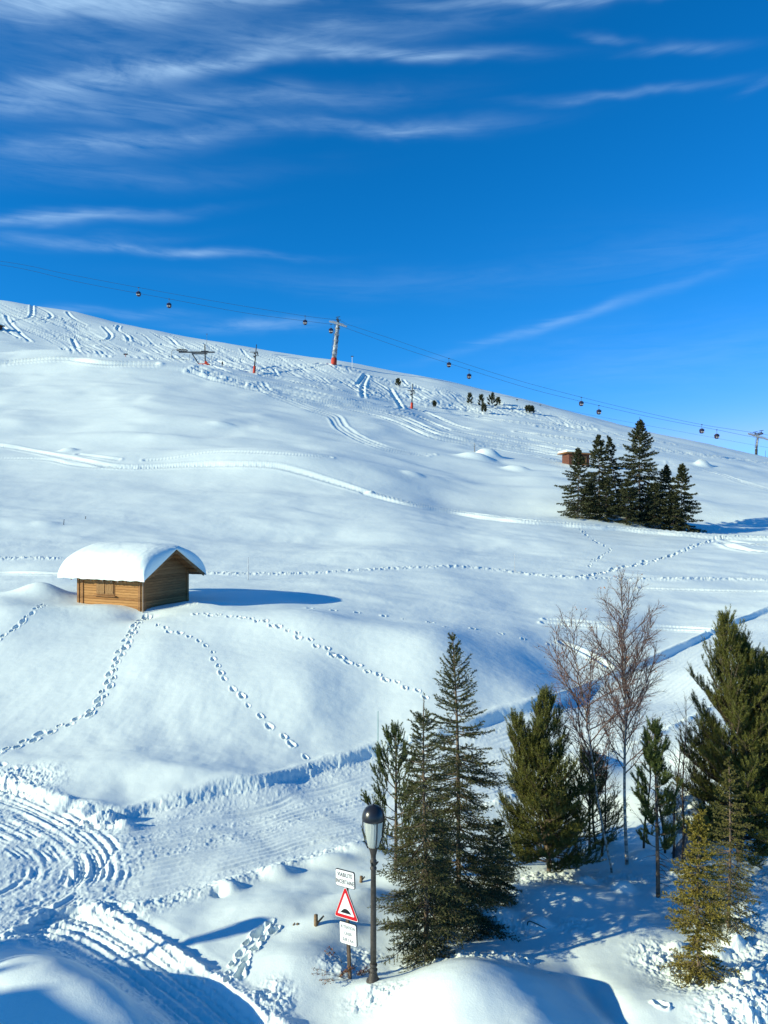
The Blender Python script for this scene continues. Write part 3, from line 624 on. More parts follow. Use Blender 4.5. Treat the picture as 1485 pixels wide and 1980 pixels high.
# ------------------------------------------------------------------ wooden cabin with thick snow on its roof
M_PL = bpy.data.materials.new('cabin_planks'); M_PL.use_nodes = True
def plank_mat(m, c1, c2, dz=.155):
    t = m.node_tree; n = t.nodes; l = t.links; b = n['Principled BSDF']; b.inputs['Roughness'].default_value = .75; b.inputs['Specular IOR Level'].default_value = .2
    tcn = n.new('ShaderNodeTexCoord'); sp = n.new('ShaderNodeSeparateXYZ'); l.new(tcn.outputs['Object'], sp.inputs[0])
    fl = n.new('ShaderNodeMath'); fl.operation = 'DIVIDE'; fl.inputs[1].default_value = dz; l.new(sp.outputs[2], fl.inputs[0])
    f2 = n.new('ShaderNodeMath'); f2.operation = 'FLOOR'; l.new(fl.outputs[0], f2.inputs[0])
    wn_ = n.new('ShaderNodeTexWhiteNoise'); wn_.noise_dimensions = '1D'; l.new(f2.outputs[0], wn_.inputs['W'])
    mp = n.new('ShaderNodeMapping'); mp.inputs['Scale'].default_value = (1.6, 1.6, 26); l.new(tcn.outputs['Object'], mp.inputs[0])
    nz = n.new('ShaderNodeTexNoise'); nz.inputs['Scale'].default_value = 1.5; nz.inputs['Detail'].default_value = 7; nz.inputs['Distortion'].default_value = .6; l.new(mp.outputs[0], nz.inputs['Vector'])
    ad = n.new('ShaderNodeMath'); ad.operation = 'MULTIPLY_ADD'; ad.inputs[1].default_value = .35; l.new(wn_.outputs[0], ad.inputs[0]); l.new(nz.outputs[0], ad.inputs[2])
    rp = n.new('ShaderNodeValToRGB'); rp.color_ramp.elements[0].position = .38; rp.color_ramp.elements[1].position = .92
    rp.color_ramp.elements[0].color = (*c1, 1); rp.color_ramp.elements[1].color = (*c2, 1); l.new(ad.outputs[0], rp.inputs[0]); l.new(rp.outputs[0], b.inputs['Base Color'])
    bp = n.new('ShaderNodeBump'); bp.inputs['Strength'].default_value = .5; bp.inputs['Distance'].default_value = .01; l.new(nz.outputs[0], bp.inputs['Height']); l.new(bp.outputs[0], b.inputs['Normal'])
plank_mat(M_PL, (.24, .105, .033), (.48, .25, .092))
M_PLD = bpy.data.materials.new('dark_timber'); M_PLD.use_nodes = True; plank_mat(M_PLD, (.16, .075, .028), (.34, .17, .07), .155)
TH = R(25); corner_Y = 44.0; cxw = (275 - CX) / F * corner_Y; czw = CZ - (1183 - 990) / F * corner_Y
CAB = thing('log_cabin', 'small brown plank cabin with shuttered window under a thick snow cap', 'cabin', (cxw, corner_Y, czw - .05), -TH)
# local frame: x runs left along the front wall as -x, gable side runs along +y; corner at origin
LW, LD, HW = 5.0, 4.0, 2.22
def wall_planks(b, p, q, z0, z1, th=.05, dz=.155):
    p, q = Vector(p), Vector(q); d = (q - p).normalized(); nrm = Vector((d.y, -d.x)); n = int((z1 - z0) / dz)
    for k in range(n):
        a = z0 + k * dz; c = (p + q) / 2
        rot = Matrix.Rotation(math.atan2(d.y, d.x), 3, 'Z'); box(b, c.x, c.y, a + dz / 2, (q - p).length, th, dz - .012, rot=rot, bev=.012)
b = BM(); wall_planks(b, (-LW, 0), (0, 0), -.6, HW); box(b, -LW / 2, .05, .8, LW - .02, .03, 2.8); fw = add('front_wall', b, M_PL, CAB)
b = BM(); wall_planks(b, (0, 0), (0, LD), -.6, HW + .02)
box(b, -.05, LD / 2, .8, .03, LD - .02, 2.8)
RH = 1.22                                           # ridge rise above the wall plate
ng = 8
for k in range(ng):
    z = HW - .05 + k * .155; hw = (LD / 2 + .0) * (1 - (z - HW) / RH) - .05
    if hw > .1: box(b, 0, LD / 2, z + .08, .05, hw * 2, .143, bev=.01)
box(b, -.03, LD / 2, HW + .3, .03, LD * .7, .8)
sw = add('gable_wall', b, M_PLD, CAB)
b = BM(); wall_planks(b, (-LW, LD), (0, LD), -.6, HW); add('back_wall', b, M_PL, CAB)
b = BM(); wall_planks(b, (-LW, 0), (-LW, LD), -.6, HW)
for k in range(ng):
    z = HW - .05 + k * .155; hw = (LD / 2) * (1 - (z - HW) / RH) - .05
    if hw > .1: box(b, -LW, LD / 2, z + .08, .05, hw * 2, .143)
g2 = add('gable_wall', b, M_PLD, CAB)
for (x, yy) in ((-.16, -.05), (.05, .12), (-LW + .1, -.05), (-LW + .42, -.045), (.05, LD - .1)):
    b = BM(); box(b, x, yy, .85, .17 if abs(yy) < .1 else .06, .06 if abs(yy) < .1 else .2, 2.86, bev=.01); add('corner_post', b, M_PLD, CAB)
b = BM(); bar(b, (.11, -.07, 2.1), (.11, -.07, -.4), .03, n=8); add('drain_pipe', b, mat('pale_pipe', (.36, .27, .20), .5, .1, 4), CAB)
# window with two shutters
wx0, wz0 = -2.75, 1.38
b = BM(); box(b, wx0, -.04, wz0, 1.42, .04, .98, bev=.008); W1 = add('window', b, M_PLD, CAB)
for sx in (-.34, .34):
    b = BM()
    for k in range(5): box(b, wx0 + sx - .24 + k * .12, -.075, wz0, .112, .035, .86, bev=.006)
    for dz in (-.3, .3): box(b, wx0 + sx, -.098, wz0 + dz, .58, .02, .08)
    add('shutter', b, mat('shutter_wood', (.22, .11, .04), .7, col2=(.34, .19, .075), vscale=5, stretch=(8, 8, 1)), W1)
b = BM(); box(b, wx0, -.1, wz0 - .54, 1.7, .16, .06, bev=.01); add('sill', b, M_PLD, W1)
# roof boards
OVx, OVe = .72, .62         # gable overhang, eave overhang
yr = LD / 2; slope = RH / (LD / 2)
def roof_z(y): return HW + .02 + RH - abs(y - yr) * slope
b = BM(); th = .10; x0, x1 = -LW - OVx, OVx
ys = [-OVe, yr, LD + OVe]; v = []
for x in (x0, x1):
    for dz in (0, th):
        for yy in ys: v.append(b.verts.new((x, yy, roof_z(yy) + dz)))
def f4(*i): b.faces.new([v[k] for k in i])
f4(0, 1, 7, 6); f4(1, 2, 8, 7); f4(3, 9, 10, 4); f4(4, 10, 11, 5); f4(0, 3, 4, 1); f4(1, 4, 5, 2); f4(6, 7, 10, 9); f4(7, 8, 11, 10); f4(0, 6, 9, 3); f4(2, 5, 11, 8)
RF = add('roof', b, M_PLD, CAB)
for sgn in (-1, 1):
    b = BM(); L = math.hypot(LD / 2 + OVe, (LD / 2 + OVe) * slope); a = math.atan(slope)
    rot = Matrix.Rotation(-sgn * a, 3, 'X'); yc = yr + sgn * (LD / 2 + OVe) / 2
    box(b, OVx + .02, yc, roof_z(yc) + .02, .04, L, .2, rot=rot); add('barge_board', b, M_PLD, RF)
for yy in (.05, LD - .05, yr):
    b = BM(); box(b, OVx / 2 + .02, yy, roof_z(yy) - .1, OVx + .1, .14, .18); add('purlin', b, M_PLD, RF)
for k in range(9):
    b = BM(); x = -LW + .1 + k * (LW - .2) / 8; L = .75; rot = Matrix.Rotation(math.atan(slope), 3, 'X'); box(b, x, -.3, roof_z(-.3) - .06, .08, L, .1, rot=rot); add('rafter', b, M_PLD, RF)
# snow slab
def snow_slab(name, x0, x1, y0, y1, yr, zf, T, parent, nx=110, ny=90, sag=.07, seed=0):
    xs = np.linspace(0, 1, nx); ys_ = np.linspace(0, 1, ny); U, V = np.meshgrid(xs, ys_, indexing='ij')
    ex = .12; 
    def e(t): return 1 - np.abs(2 * t - 1) ** 5.5
    U = .5 - .5 * np.cos(np.pi * U); V = .5 - .5 * np.cos(np.pi * V); prof = (e(U) ** .38) * (e(V) ** .34)
    X = x0 + (x1 - x0) * U; Y = y0 + (y1 - y0) * V
    bulge = .05 * np.sin(np.pi * np.clip(prof, 0, 1)) 
    base = zf(Y)
    rd = zf(yr) - np.sqrt((np.abs(Y - yr) * slope * .58) ** 2 + .50 ** 2) + .46      # rounded over the ridge
    top = rd + T * (1 + .10 * fbm(X / 1.5, Y / 1.5, 3, seed)) + .018 * fbm(X / .16, Y / .22, 2, seed + 5)
    top -= .16 * np.exp(-((Y - yr) / .5) ** 2) * (U > .6) * (U - .6) * 2
    Xo = X + bulge * np.sign(U - .5) * (np.abs(2 * U - 1) > .6) * (1 + .0 * U); Yo = Y + bulge * np.sign(V - .5) * (np.abs(2 * V - 1) > .6)
    Yo += .035 * fbm(X / .35, Y * 0 + seed, 2, seed + 9) * (np.abs(2 * V - 1) > .8)
    bot = base + .006;  bot = bot - sag * (np.abs(2 * V - 1) > .985) * (.5 + pn(X / .5, Y * 0, seed + 7))
    top = bot + .001 + np.maximum(top - bot, 0) * prof
    Vt = np.stack([Xo, Yo, top], -1).reshape(-1, 3); Vb = np.stack([X, Y, bot], -1).reshape(-1, 3); N = nx * ny
    I = np.arange(N).reshape(nx, ny); q = np.stack([I[:-1, :-1], I[1:, :-1], I[1:, 1:], I[:-1, 1:]], -1).reshape(-1, 4)
    qs = [q, q[:, ::-1] + N]
    return add(name, mesh_np(name, np.vstack([Vt, Vb]), [np.vstack(qs)]), M_SNOW, parent, smooth=True)
sc_ = snow_slab('roof_snow', x0 - .12, x1 + .1, -OVe - .12, LD + OVe + .12, yr, lambda Y: HW + .02 + th + RH - np.abs(Y - yr) * slope, .38, RF)
for k in range(9):
    pass
rs_ = random.Random(3)
mi = bpy.data.materials.new('ice'); mi.use_nodes = True; p = mi.node_tree.nodes['Principled BSDF']; p.inputs['Base Color'].default_value = (.8, .88, .92, 1); p.inputs['Roughness'].default_value = .1; p.inputs['Transmission Weight'].default_value = .7
for k in range(16):
    b = BM()
    x = x0 + .2 + (x1 - x0 - .4) * rs_.random(); bar(b, (x, -OVe - .05, roof_z(-OVe) + .03), (x, -OVe - .05, roof_z(-OVe) + .03 - rs_.uniform(.05, .2)), .014, .002, 5); add('icicle', b, mi, RF)
#bpy.data.materials.new('ice'); mi.use_nodes = True; p = mi.node_tree.nodes['Principled BSDF']; p.inputs['Base Color'].default_value = (.8, .88, .92, 1); p.inputs['Roughness'].default_value = .1; p.inputs['Transmission Weight'].default_value = .7

# ------------------------------------------------------------------ far hut behind the spruces and a chalet at the left edge
def far_hut(px, py, Y, w, d, h, rz, label, name='wooden_hut'):
    X = (px - CX) / F * Y; z = CZ + (990 - py) / F * Y; z = max(z, ground_xy(X, Y - d / 2).z - .1)
    t = thing(name, label, 'hut', (X, Y, z), rz)
    m1 = mat('red_brown_timber', (.12, .045, .028), .8, .25, 2, stretch=(1, 1, 6))
    b = BM(); box(b, 0, 0, h / 2 - .5, w, d, h + 1, bev=.03); W = add('wall', b, m1, t)
    b = BM(); box(b, -w * .22, -d / 2 - .04, h * .5, .7, .1, .75); wd = add('window', b, M_SIGNW, t)
    b = BM(); box(b, -w * .22, -d / 2 - .1, h * .5, .06, .04, .75); add('frame', b, m1, wd)
    b = BM(); box(b, w * .25, -d / 2 - .04, h * .42, .9, .1, h * .8); add('door', b, M_PLD, t)
    b = BM(); r = Matrix.Rotation(R(3), 3, 'Y'); box(b, 0, 0, h + .1, w + 1.6, d + 1.4, .2, rot=r); rf = add('roof', b, M_PLD, t)
    b = BM(); box(b, 0, 0, h + .42, w + 1.5, d + 1.3, .45, rot=r, bev=.16); add('roof_snow', b, M_SNOW, rf, smooth=True)
    return t
far_hut(1113, 912, 160, 4.4, 4, 2.3, .12, 'reddish timber hut half hidden behind the leftmost tall spruce')
far_hut(-12, 657, 300, 4.5, 4, 1.6, -.3, 'dark brown chalet corner cut by the left edge below the ridge')

# ------------------------------------------------------------------ gondola lift
def at(px, py, Y): return Vector(((px - CX) / F * Y, Y, CZ + (990 - py) / F * Y))
YN, YF = 297., 303.
# rope height is anchored to the tower heads and to the cabins that hang on it
up_pts = [(-260, 478), (0, 505), (130, 530), (268, 556), (430, 585), (590, 611), (655, 619), (672, 627), (760, 656), (868, 693), (1000, 735), (1124, 768), (1240, 796), (1357, 821), (1465, 838), (1700, 878)]
lo_pts = [(-260, 484), (0, 512), (160, 547), (327, 578), (480, 606), (640, 627), (668, 634), (780, 674), (907, 715), (1030, 753), (1158, 784), (1270, 809), (1386, 831), (1462, 846), (1700, 888)]
ln_pts = [(930, 756), (1000, 772), (1045, 783), (1150, 804), (1270, 826), (1400, 850), (1520, 872)]
def rope(pts, Y, r, label, cat='cable', grp='ropes of the gondola lift'):
    q = poly(pts, 12); b = BM(); w = [at(x, y_, Y) for x, y_ in q]; prev = None
    for p in w:
        ring = [b.verts.new((p.x, p.y + r * math.cos(a), p.z + r * math.sin(a))) for a in (0, 1.57, 3.14, 4.71)]
        if prev:
            for k in range(4): b.faces.new((prev[k], prev[(k + 1) % 4], ring[(k + 1) % 4], ring[k]))
        prev = ring
    return tag(add('lift_cable', b, M_DARKST), label, cat, grp)
rope(up_pts, YF, .05, 'upper of the two long gondola ropes crossing the sky')
rope(lo_pts, YN, .05, 'lower of the two long gondola ropes crossing the sky')
rope(ln_pts, 285, .03, 'thin line strung low over the right ridge on small poles', grp='thin lines over the ridge')
def gondola(loc, label):
    t = thing('gondola_cabin', label, 'gondola', loc, 0, 'gondola cabins hanging from the ropes')
    dk = mat('dark_cabin_glass', (.015, .014, .03), .12, .2, 2, spec=.8); bd = mat('cabin_shell', (.04, .02, .045), .4, .3, 2)
    b = BM(); r = bmesh.ops.create_cube(b, size=1); bmesh.ops.scale(b, vec=(1.75, 1.75, 2.05), verts=b.verts)
    bmesh.ops.bevel(b, geom=b.edges[:], offset=.32, segments=4, affect='EDGES')
    for v_ in b.verts: k = 1 - .13 * abs(v_.co.z / 1.02) ** 2; v_.co.x *= k; v_.co.y *= k
    bmesh.ops.translate(b, vec=(0, 0, -2.75), verts=b.verts); add('shell', b, bd, t, smooth=True)
    b = BM()
    for s in (-1, 1): box(b, 0, s * .875, -2.45, 1.1, .06, .85, bev=.02); box(b, s * .875, 0, -2.45, .06, 1.1, .85, bev=.02)
    add('window', b, dk, t)
    b = BM()
    for s in (-.4, .4): box(b, s, -.90, -3.2, .6, .06, .4, bev=.02)
    add('ski_rack', b, mat('pale_panel', (.55, .52, .5), .5, .1, 3), t)
    b = BM(); bar(b, (0, 0, -.1), (0, 0, -1.75), .07); box(b, 0, 0, -1.72, .9, .5, .09); add('hanger', b, M_DARKST, t)
    b = BM(); box(b, 0, 0, -.02, .7, .3, .28, bev=.05); add('grip', b, M_DARKST, t)
    return t
gl = [(268, 556, 0, 'leftmost gondola cabin, the one with a pale panel, on the upper rope'), (590, 611, 0, 'gondola cabin just left of the tall tower, on the upper rope'), (868, 693, 0, 'left one of the two gondola cabins right of the tall tower'),
      (1124, 768, 0, 'gondola cabin on the upper rope above the leftmost far spruce'), (1357, 821, 0, 'gondola cabin on the upper rope right of the far spruces'),
      (327, 578, 1, 'second gondola cabin from the left, on the lower rope'), (640, 627, 1, 'gondola cabin touching the left side of the tall tower head'), (907, 715, 1, 'right one of the two gondola cabins right of the tall tower'),
      (1158, 784, 1, 'gondola cabin on the lower rope above the far spruce group'), (1386, 831, 1, 'gondola cabin nearest to the small right lift tower')]
g0 = None
for px, py, k, lab in gl:
    p = at(px, py, YN if k else YF)
    if g0 is None: g0 = gondola(p, lab); g0.scale = (.92,) * 3
    else: dup(g0, p, lab)
def lift_tower(base, top, label, r0, arm, head=1., low=False):
    t = thing('lift_tower', label, 'lift tower', base, 0, 'towers of the gondola lift'); d = top - base
    b = BM(); bar(b, Vector((0, 0, -2)), d * .12, r0 * 1.2, r0 * 1.15, 16); add('base_pad', b, M_RED if not low else M_DARKST, t, smooth=True)
    b = BM(); bar(b, d * .10, d, r0, r0 * .72, 16); 
    for k in range(5): c = d * (.25 + .15 * k); bar(b, c, c + d * .012, r0 * 1.12, n=16)
    add('mast', b, mat('frosted_mast', (.07, .07, .085), .5, col2=(.55, .57, .60), vscale=.9), t, smooth=True)
    b = BM(); off = Vector((-r0 - .25, -.3, 0))
    for s in (-.2, .2): bar(b, d * .2 + off + Vector((s, 0, 0)), d * .98 + off + Vector((s, 0, 0)), .04, n=4)
    for k in range(26): c = d * (.2 + .03 * k) + off; bar(b, c + Vector((-.2, 0, 0)), c + Vector((.2, 0, 0)), .03, n=4)
    add('ladder', b, M_DARKST, t)
    b = BM(); h = d + Vector((0, 0, 0)); bar(b, h + Vector((-.3, -4.2, .3)), h + Vector((.3, 4.2, .3)), .32, n=8); box(b, h.x, h.y, h.z + .9, .5, 5.5, .25)
    for yy in (-2.4, 2.4): bar(b, h + Vector((0, yy, .3)), h + Vector((0, yy, 1.5)), .12); bar(b, h + Vector((-.8, yy, 1.5)), h + Vector((.9, yy, 1.75)), .12)
    add('crossarm', b, M_DARKST, t)
    for yy, dz in ((-3., -1.1), (3., .35)):
        b = BM(); sl = -.30
        for k in range(-5, 6): c = h + Vector((k * .62 * head, yy, dz + sl * k * .62 * head)); bar(b, c + Vector((0, -.12, 0)), c + Vector((0, .12, 0)), .26, n=12)
        bar(b, h + Vector((-3.3 * head, yy, dz - .32 + 3.3 * .30 * head)), h + Vector((3.3 * head, yy, dz - .32 - 3.3 * .30 * head)), .13, n=6)
        bar(b, h + Vector((-2.3 * head, yy, dz + .45 + 2.3 * .30 * head)), h + Vector((2.3 * head, yy, dz + .45 - 2.3 * .30 * head)), .09, n=6)
        add('sheave_train', b, M_STEEL, t)
    return t
lift_tower(at(645, 702, 300), at(654, 624, 300), 'tall round lift tower with red foot on the ridge', .95, 1)
lift_tower(at(1462, 872, 300), at(1466, 842, 300), 'small lift tower with splayed head at the right edge', .42, 1, .78, low=True)

# ------------------------------------------------------------------ drag lift and its pylons
Yt = 248.
def P(px, py): v = at(px, py, Yt); return v - at(395, 706, Yt)
DT = thing('drag_lift_station', 'drag lift station with slanted leg, long beam and red foot on the shoulder', 'ski lift', at(395, 706, Yt))
b = BM(); box(b, 0, 0, .15, 3.4, 1.6, .5, bev=.05); box(b, .6, 0, .7, .8, 1.2, .9, bev=.05); add('foot', b, M_RED, DT)
b = BM(); bar(b, P(371, 683), P(385, 705), .17, n=8); add('slanted_leg', b, M_DARKST, DT)
b = BM(); bar(b, P(396, 666), P(397, 705), .2, .24, n=8); add('mast', b, M_DARKST, DT)
b = BM(); c1, c2 = P(346, 680), P(415, 682); box(b, (c1.x + c2.x) / 2, 0, (c1.z + c2.z) / 2, c2.x - c1.x, .55, .36); c1, c2 = P(371, 684), P(401, 684); box(b, (c1.x + c2.x) / 2, 0, c1.z, c2.x - c1.x, .5, .3)
add('beam', b, M_DARKST, DT)
b = BM(); c = P(352, 677); 
for k in range(20):
    a0, a1 = k * math.pi / 10, (k + 1) * math.pi / 10; bar(b, c + Vector((1.7 * math.cos(a0), 1.7 * math.sin(a0), -.05)), c + Vector((1.7 * math.cos(a1), 1.7 * math.sin(a1), -.05)), .13, n=6)
for k in range(3): a0 = k * math.pi / 3; bar(b, c + Vector((1.7 * math.cos(a0), 1.7 * math.sin(a0), -.05)), c - Vector((1.7 * math.cos(a0), 1.7 * math.sin(a0), .05)), .07, n=5)
add('bullwheel', b, M_DARKST, DT)
b = BM(); pts = [(332, 695), (332, 680), (334, 677), (340, 676)]
for p, q in zip(pts, pts[1:]): bar(b, P(*p), P(*q), .06, n=5)
for p, q in zip([(336, 693), (350, 695), (366, 696)], [(350, 695), (366, 696), (367, 684)]): bar(b, P(*p), P(*q), .05, n=5)
bar(b, P(358, 684), P(346, 694), .04, n=5); add('guard_frame', b, M_DARKST, DT)
b = BM(); box(b, P(396, 679).x, 0, P(396, 679).z, 2.4, .7, .12); add('platform', b, M_DARKST, DT)
b = BM(); bar(b, P(408, 685), P(409, 698), .04, n=5); add('tow_bar', b, M_DARKST, DT)
def pylon(px, pyb, pyt, Y, lean, label, w=1.):
    base = at(px, pyb, Y); s = Y / F; t = thing('lift_pylon', label, 'lift pylon', base, 0, 'pylons of the drag lift'); H = (pyb - pyt) * s; top = Vector((lean * s, 0, H))
    b = BM(); bar(b, (0, 0, -1), top * .25, .45 * w, .42 * w, 12); add('base_pad', b, M_RED, t, smooth=True)
    b = BM(); bar(b, top * .24, top, .22 * w, .12 * w, 10); add('mast', b, M_DARKST, t, smooth=True)
    b = BM(); c = top * .72; bar(b, c + Vector((-1.7 * w, 0, .15)), c + Vector((.4 * w, 0, .1)), .10, n=6); bar(b, c + Vector((-.9 * w, 0, -1.1 * w)), c + Vector((1. * w, 0, -.95 * w)), .10, n=6); add('crossarm', b, M_DARKST, t)
    for (dx, dz) in ((-.45, -.3), (-.45, -1.35), (.55, -.45), (.45, .1)):
        b = BM(); bar(b, c + Vector((dx * w, -.12, dz * w)), c + Vector((dx * w, .12, dz * w)), .26 * w, n=10); add('sheave', b, M_DARKST, t)
    return t
pylon(491, 722, 666, 243, 5, 'drag lift pylon with orange red foot beside the station')
pylon(796, 791, 742, 235, 2, 'lone drag lift pylon with red foot lower on the right', .9)
pylon(305, 709, 699, 249, 0, 'very short red pylon left of the drag lift station', .35)

# ------------------------------------------------------------------ poles
def marker(px, py0, py1, Y, r, m, label, head=None, name='marker_pole', lean=0, cat='pole', grp='marker poles'):
    s = Y / F; base = at(px, py0, Y); t = thing(name, label, cat, base, 0, grp)
    b = BM(); bar(b, (0, 0, -.3 * (Y > 60) - .3), (lean * s, 0, (py0 - py1) * s), r, r * .8, 6); add('pole', b, m, t)
    if head: b = BM(); box(b, 0, 0, (py0 - py1) * s, head, .12, head * .35); add('head', b, M_DARKST, t)
    return t
M_GP = mat('green_stake', (.02, .22, .19), .5, .1, 4)
gd = lambda a, b_: ground(a, b_).y
marker(731, 1456, 1375, gd(731, 1458), .016, M_GP, 'thin green snow stake above the road left of the tall spruce', grp=None, name='snow_stake')
marker(480, 1122, 1077, gd(480, 1122), .03, M_STEEL, 'thin grey pole on the trodden path right of the cabin')
marker(995, 1108, 1070, gd(995, 1108), .03, M_STEEL, 'thin grey pole beside the trodden path, middle right')
marker(23, 697, 678, 235, .09, M_STEEL, 'grey pole standing on the upper shoulder near the left edge')
marker(681, 710, 689, 298, .08, M_STEEL, 'T shaped pole on the ridge right of the tall lift tower', head=1.0)
marker(243, 703, 685, 240, .10, M_RED, 'small board on a post beside a standing skier', head=1.3, name='piste_board')
marker(990, 815, 783, 262, .08, M_DARKST, 'dark pole on the slope below the ridge pines')
marker(1000, 784, 773, 285, .06, M_DARKST, 'left one of two small poles on the ridge carrying the thin line', head=.8)
marker(1045, 797, 783, 285, .06, M_DARKST, 'right one of two small poles on the ridge carrying the thin line', head=.8)
marker(1480, 885, 871, 275, .06, M_DARKST, 'small dark pole on the ridge at the right edge')
marker(400, 664, 646, 330, .05, M_DARKST, 'thin pole with a small head behind the drag lift', head=.6)
marker(122, 1016, 1004, gd(122, 1016), .04, M_DARKST, 'short leaning stick in snow above the cabin', lean=2, name='stick', grp='sticks poking from snow')
marker(163, 1004, 998, gd(163, 1004), .04, M_DARKST, 'tiny stick in snow above and right of the first one', lean=3, name='stick', grp='sticks poking from snow')
marker(1463, 869, 856, 290, .04, M_DARKST, 'hair thin stake right under the small lift tower')

# wooden stakes near the sign, bent cane by the mound
def stake(px, py, h, r, label, lean=(0, 0)):
    g = ground(px, py); t = thing('wooden_stake', label, 'stake', g, 0, None)
    b = BM(); bar(b, (0, 0, -.25), (lean[0], lean[1], h), r, r * .95, 9); add('shaft', b, M_WOOD, t, smooth=True)
    b = BM(); bar(b, (0, 0, h * .05), (h * .75, .05, h * .8), r * .55, r * .4, 7); add('side_stick', b, M_WOOD, t); return t
stake(611, 1790, .24, .05, 'short cut wooden stake with a slanted stick left of the sign')
stake(567, 1790, .05, .035, 'stub of a stake barely showing in the snow', (.12, 0))
stake(697, 1706, .16, .045, 'grey stake stump in the dip behind the street lamp', (.03, 0))
g = ground(1020, 1790); t = thing('bent_cane', 'dark bent cane lying across the snow mound edge', 'cane', g)
b = BM(); q = [(-.02, 0, -.1), (0, 0, .06), (.05, 0, .09), (.2, -.05, .05), (.38, -.1, -.02), (.55, -.15, -.1), (.62, -.17, -.17)]
for p, q_ in zip(q, q[1:]): bar(b, p, q_, .012, n=6)
add('shaft', b, M_BLACK, t)
b = BM(); bar(b, (.60, -.17, -.12), (.64, -.17, -.22), .02, n=6); add('tip', b, M_BLACK, t)

# ------------------------------------------------------------------ skiers standing far off
def person(loc, label, m, rz=0.):
    t = thing('person', label, 'person', loc, rz)
    me = bpy.data.meshes.new('body')
    J = [(0, 0, .95), (0, 0, 1.15), (0, 0, 1.4), (0, 0, 1.52), (0, -.01, 1.64), (0, -.01, 1.76), (.17, 0, 1.40), (.25, .02, 1.15), (.28, -.1, .92), (-.17, 0, 1.40), (-.25, .02, 1.15), (-.28, -.1, .92), (.10, 0, .9), (.13, -.04, .5), (.14, 0, .08), (.14, -.18, .04), (-.10, 0, .9), (-.13, -.04, .5), (-.14, 0, .08), (-.14, -.18, .04)]
    E = [(0, 1), (1, 2), (2, 3), (3, 4), (4, 5), (2, 6), (6, 7), (7, 8), (2, 9), (9, 10), (10, 11), (0, 12), (12, 13), (13, 14), (14, 15), (0, 16), (16, 17), (17, 18), (18, 19)]
    rad = [.16, .16, .17, .07, .10, .08, .08, .06, .045, .08, .06, .045, .10, .075, .06, .05, .10, .075, .06, .05]
    me.from_pydata(J, E, []); me.update(); o = add('body', me, m, t)
    sk = o.modifiers.new('skin', 'SKIN'); 
    for v_, r_ in zip(me.skin_vertices[0].data if me.skin_vertices else [], rad): v_.radius = (r_, r_)
    if not me.skin_vertices:
        pass
    o.modifiers.new('sub', 'SUBSURF').levels = 1
    b = BM(); bmesh.ops.create_uvsphere(b, u_segments=12, v_segments=8, radius=.125); bmesh.ops.translate(b, vec=(0, 0, 1.73), verts=b.verts); add('helmet', b, M_DARKST, t, smooth=True)
    return t
s_ = 1.12
pr = person(at(430, 709, 248), 'person in dark clothes standing right of the drag lift station', M_CLOTH, .4)
pr2 = person(at(257, 706, 240), 'person in dark red standing near the small piste board', M_REDCL, 2.)

# snow covered boulder in the shade of the right birch group
g = ground(1335, 1640)
BL_ = thing('boulder', 'grey boulder under a smooth snow dome behind the bare shrubs', 'boulder', g)
def dome(name, rx, ry, rz_, m, parent, seed, off=(0, 0, 0), amp=.12, n=60):
    th_ = np.linspace(0, 2 * np.pi, n, endpoint=False); ph_ = np.linspace(-.5, np.pi / 2, n // 2); A_, B_ = np.meshgrid(ph_, th_, indexing='ij')
    k = 1 + amp * fbm(np.cos(B_) * np.cos(A_) * 1.3 + seed, np.sin(B_) * np.cos(A_) * 1.3 + np.sin(A_) * 1.7, 3, seed)
    V_ = np.stack([off[0] + rx * k * np.cos(A_) * np.cos(B_), off[1] + ry * k * np.cos(A_) * np.sin(B_), off[2] + rz_ * k * np.sin(A_)], -1).reshape(-1, 3); m_ = n // 2
    I = np.arange(m_ * n).reshape(m_, n); q = np.stack([I[:-1], np.roll(I, -1, 1)[:-1], np.roll(I, -1, 1)[1:], I[1:]], -1).reshape(-1, 4)
    return add(name, mesh_np(name, V_, [q]), m, parent, smooth=True)
dome('rock', .62, .6, 1.35, mat('grey_rock', (.20, .20, .21), .9, .3, 3, bump=.8, bscale=12), BL_, 3, (0, .05, 0))
dome('snow_cap', .66, .64, 1.45, M_SNOW, BL_, 9, (.0, .12, .12), .10)

# ------------------------------------------------------------------ vegetation
def nrm(a): return a / (np.linalg.norm(a, axis=-1, keepdims=True) + 1e-9)
def blades(P0, D, L, rad, nb, width, rng, fwd=.8, back=0.):
    """needles round shoots: P0 (n,3) start, D (n,3) unit direction, L (n,) length, rad needle length, nb needles per shoot"""
    n = len(P0); N = n * nb
    P0 = np.repeat(P0, nb, 0); D = np.repeat(D, nb, 0); Lr = np.repeat(L, nb)
    a = rng.random_sample(N); ph = rng.random_sample(N) * 2 * np.pi
    ref = np.where(np.abs(D[:, 2:3]) > .8, np.array([[1., 0, 0]]), np.array([[0, 0, 1.]])); U = nrm(np.cross(D, ref)); V = np.cross(D, U)
    rd = U * np.cos(ph)[:, None] + V * np.sin(ph)[:, None]
    f = fwd * (.7 + .6 * rng.random_sample(N)) + .6 * (a > .9)
    dr = nrm(rd + D * f[:, None]); ln = np.repeat(np.broadcast_to(rad, (n,)), nb) * (.65 + .5 * rng.random_sample(N))
    B = P0 + D * (a * Lr)[:, None]; T = B + dr * ln[:, None]
    sd_ = nrm(np.cross(dr, rd + .6 * rng.standard_normal((N, 3)))) * (width * (.7 + .6 * rng.random_sample(N)))[:, None] * .5
    return np.stack([B - sd_, B + sd_, T], 1).reshape(-1, 3)
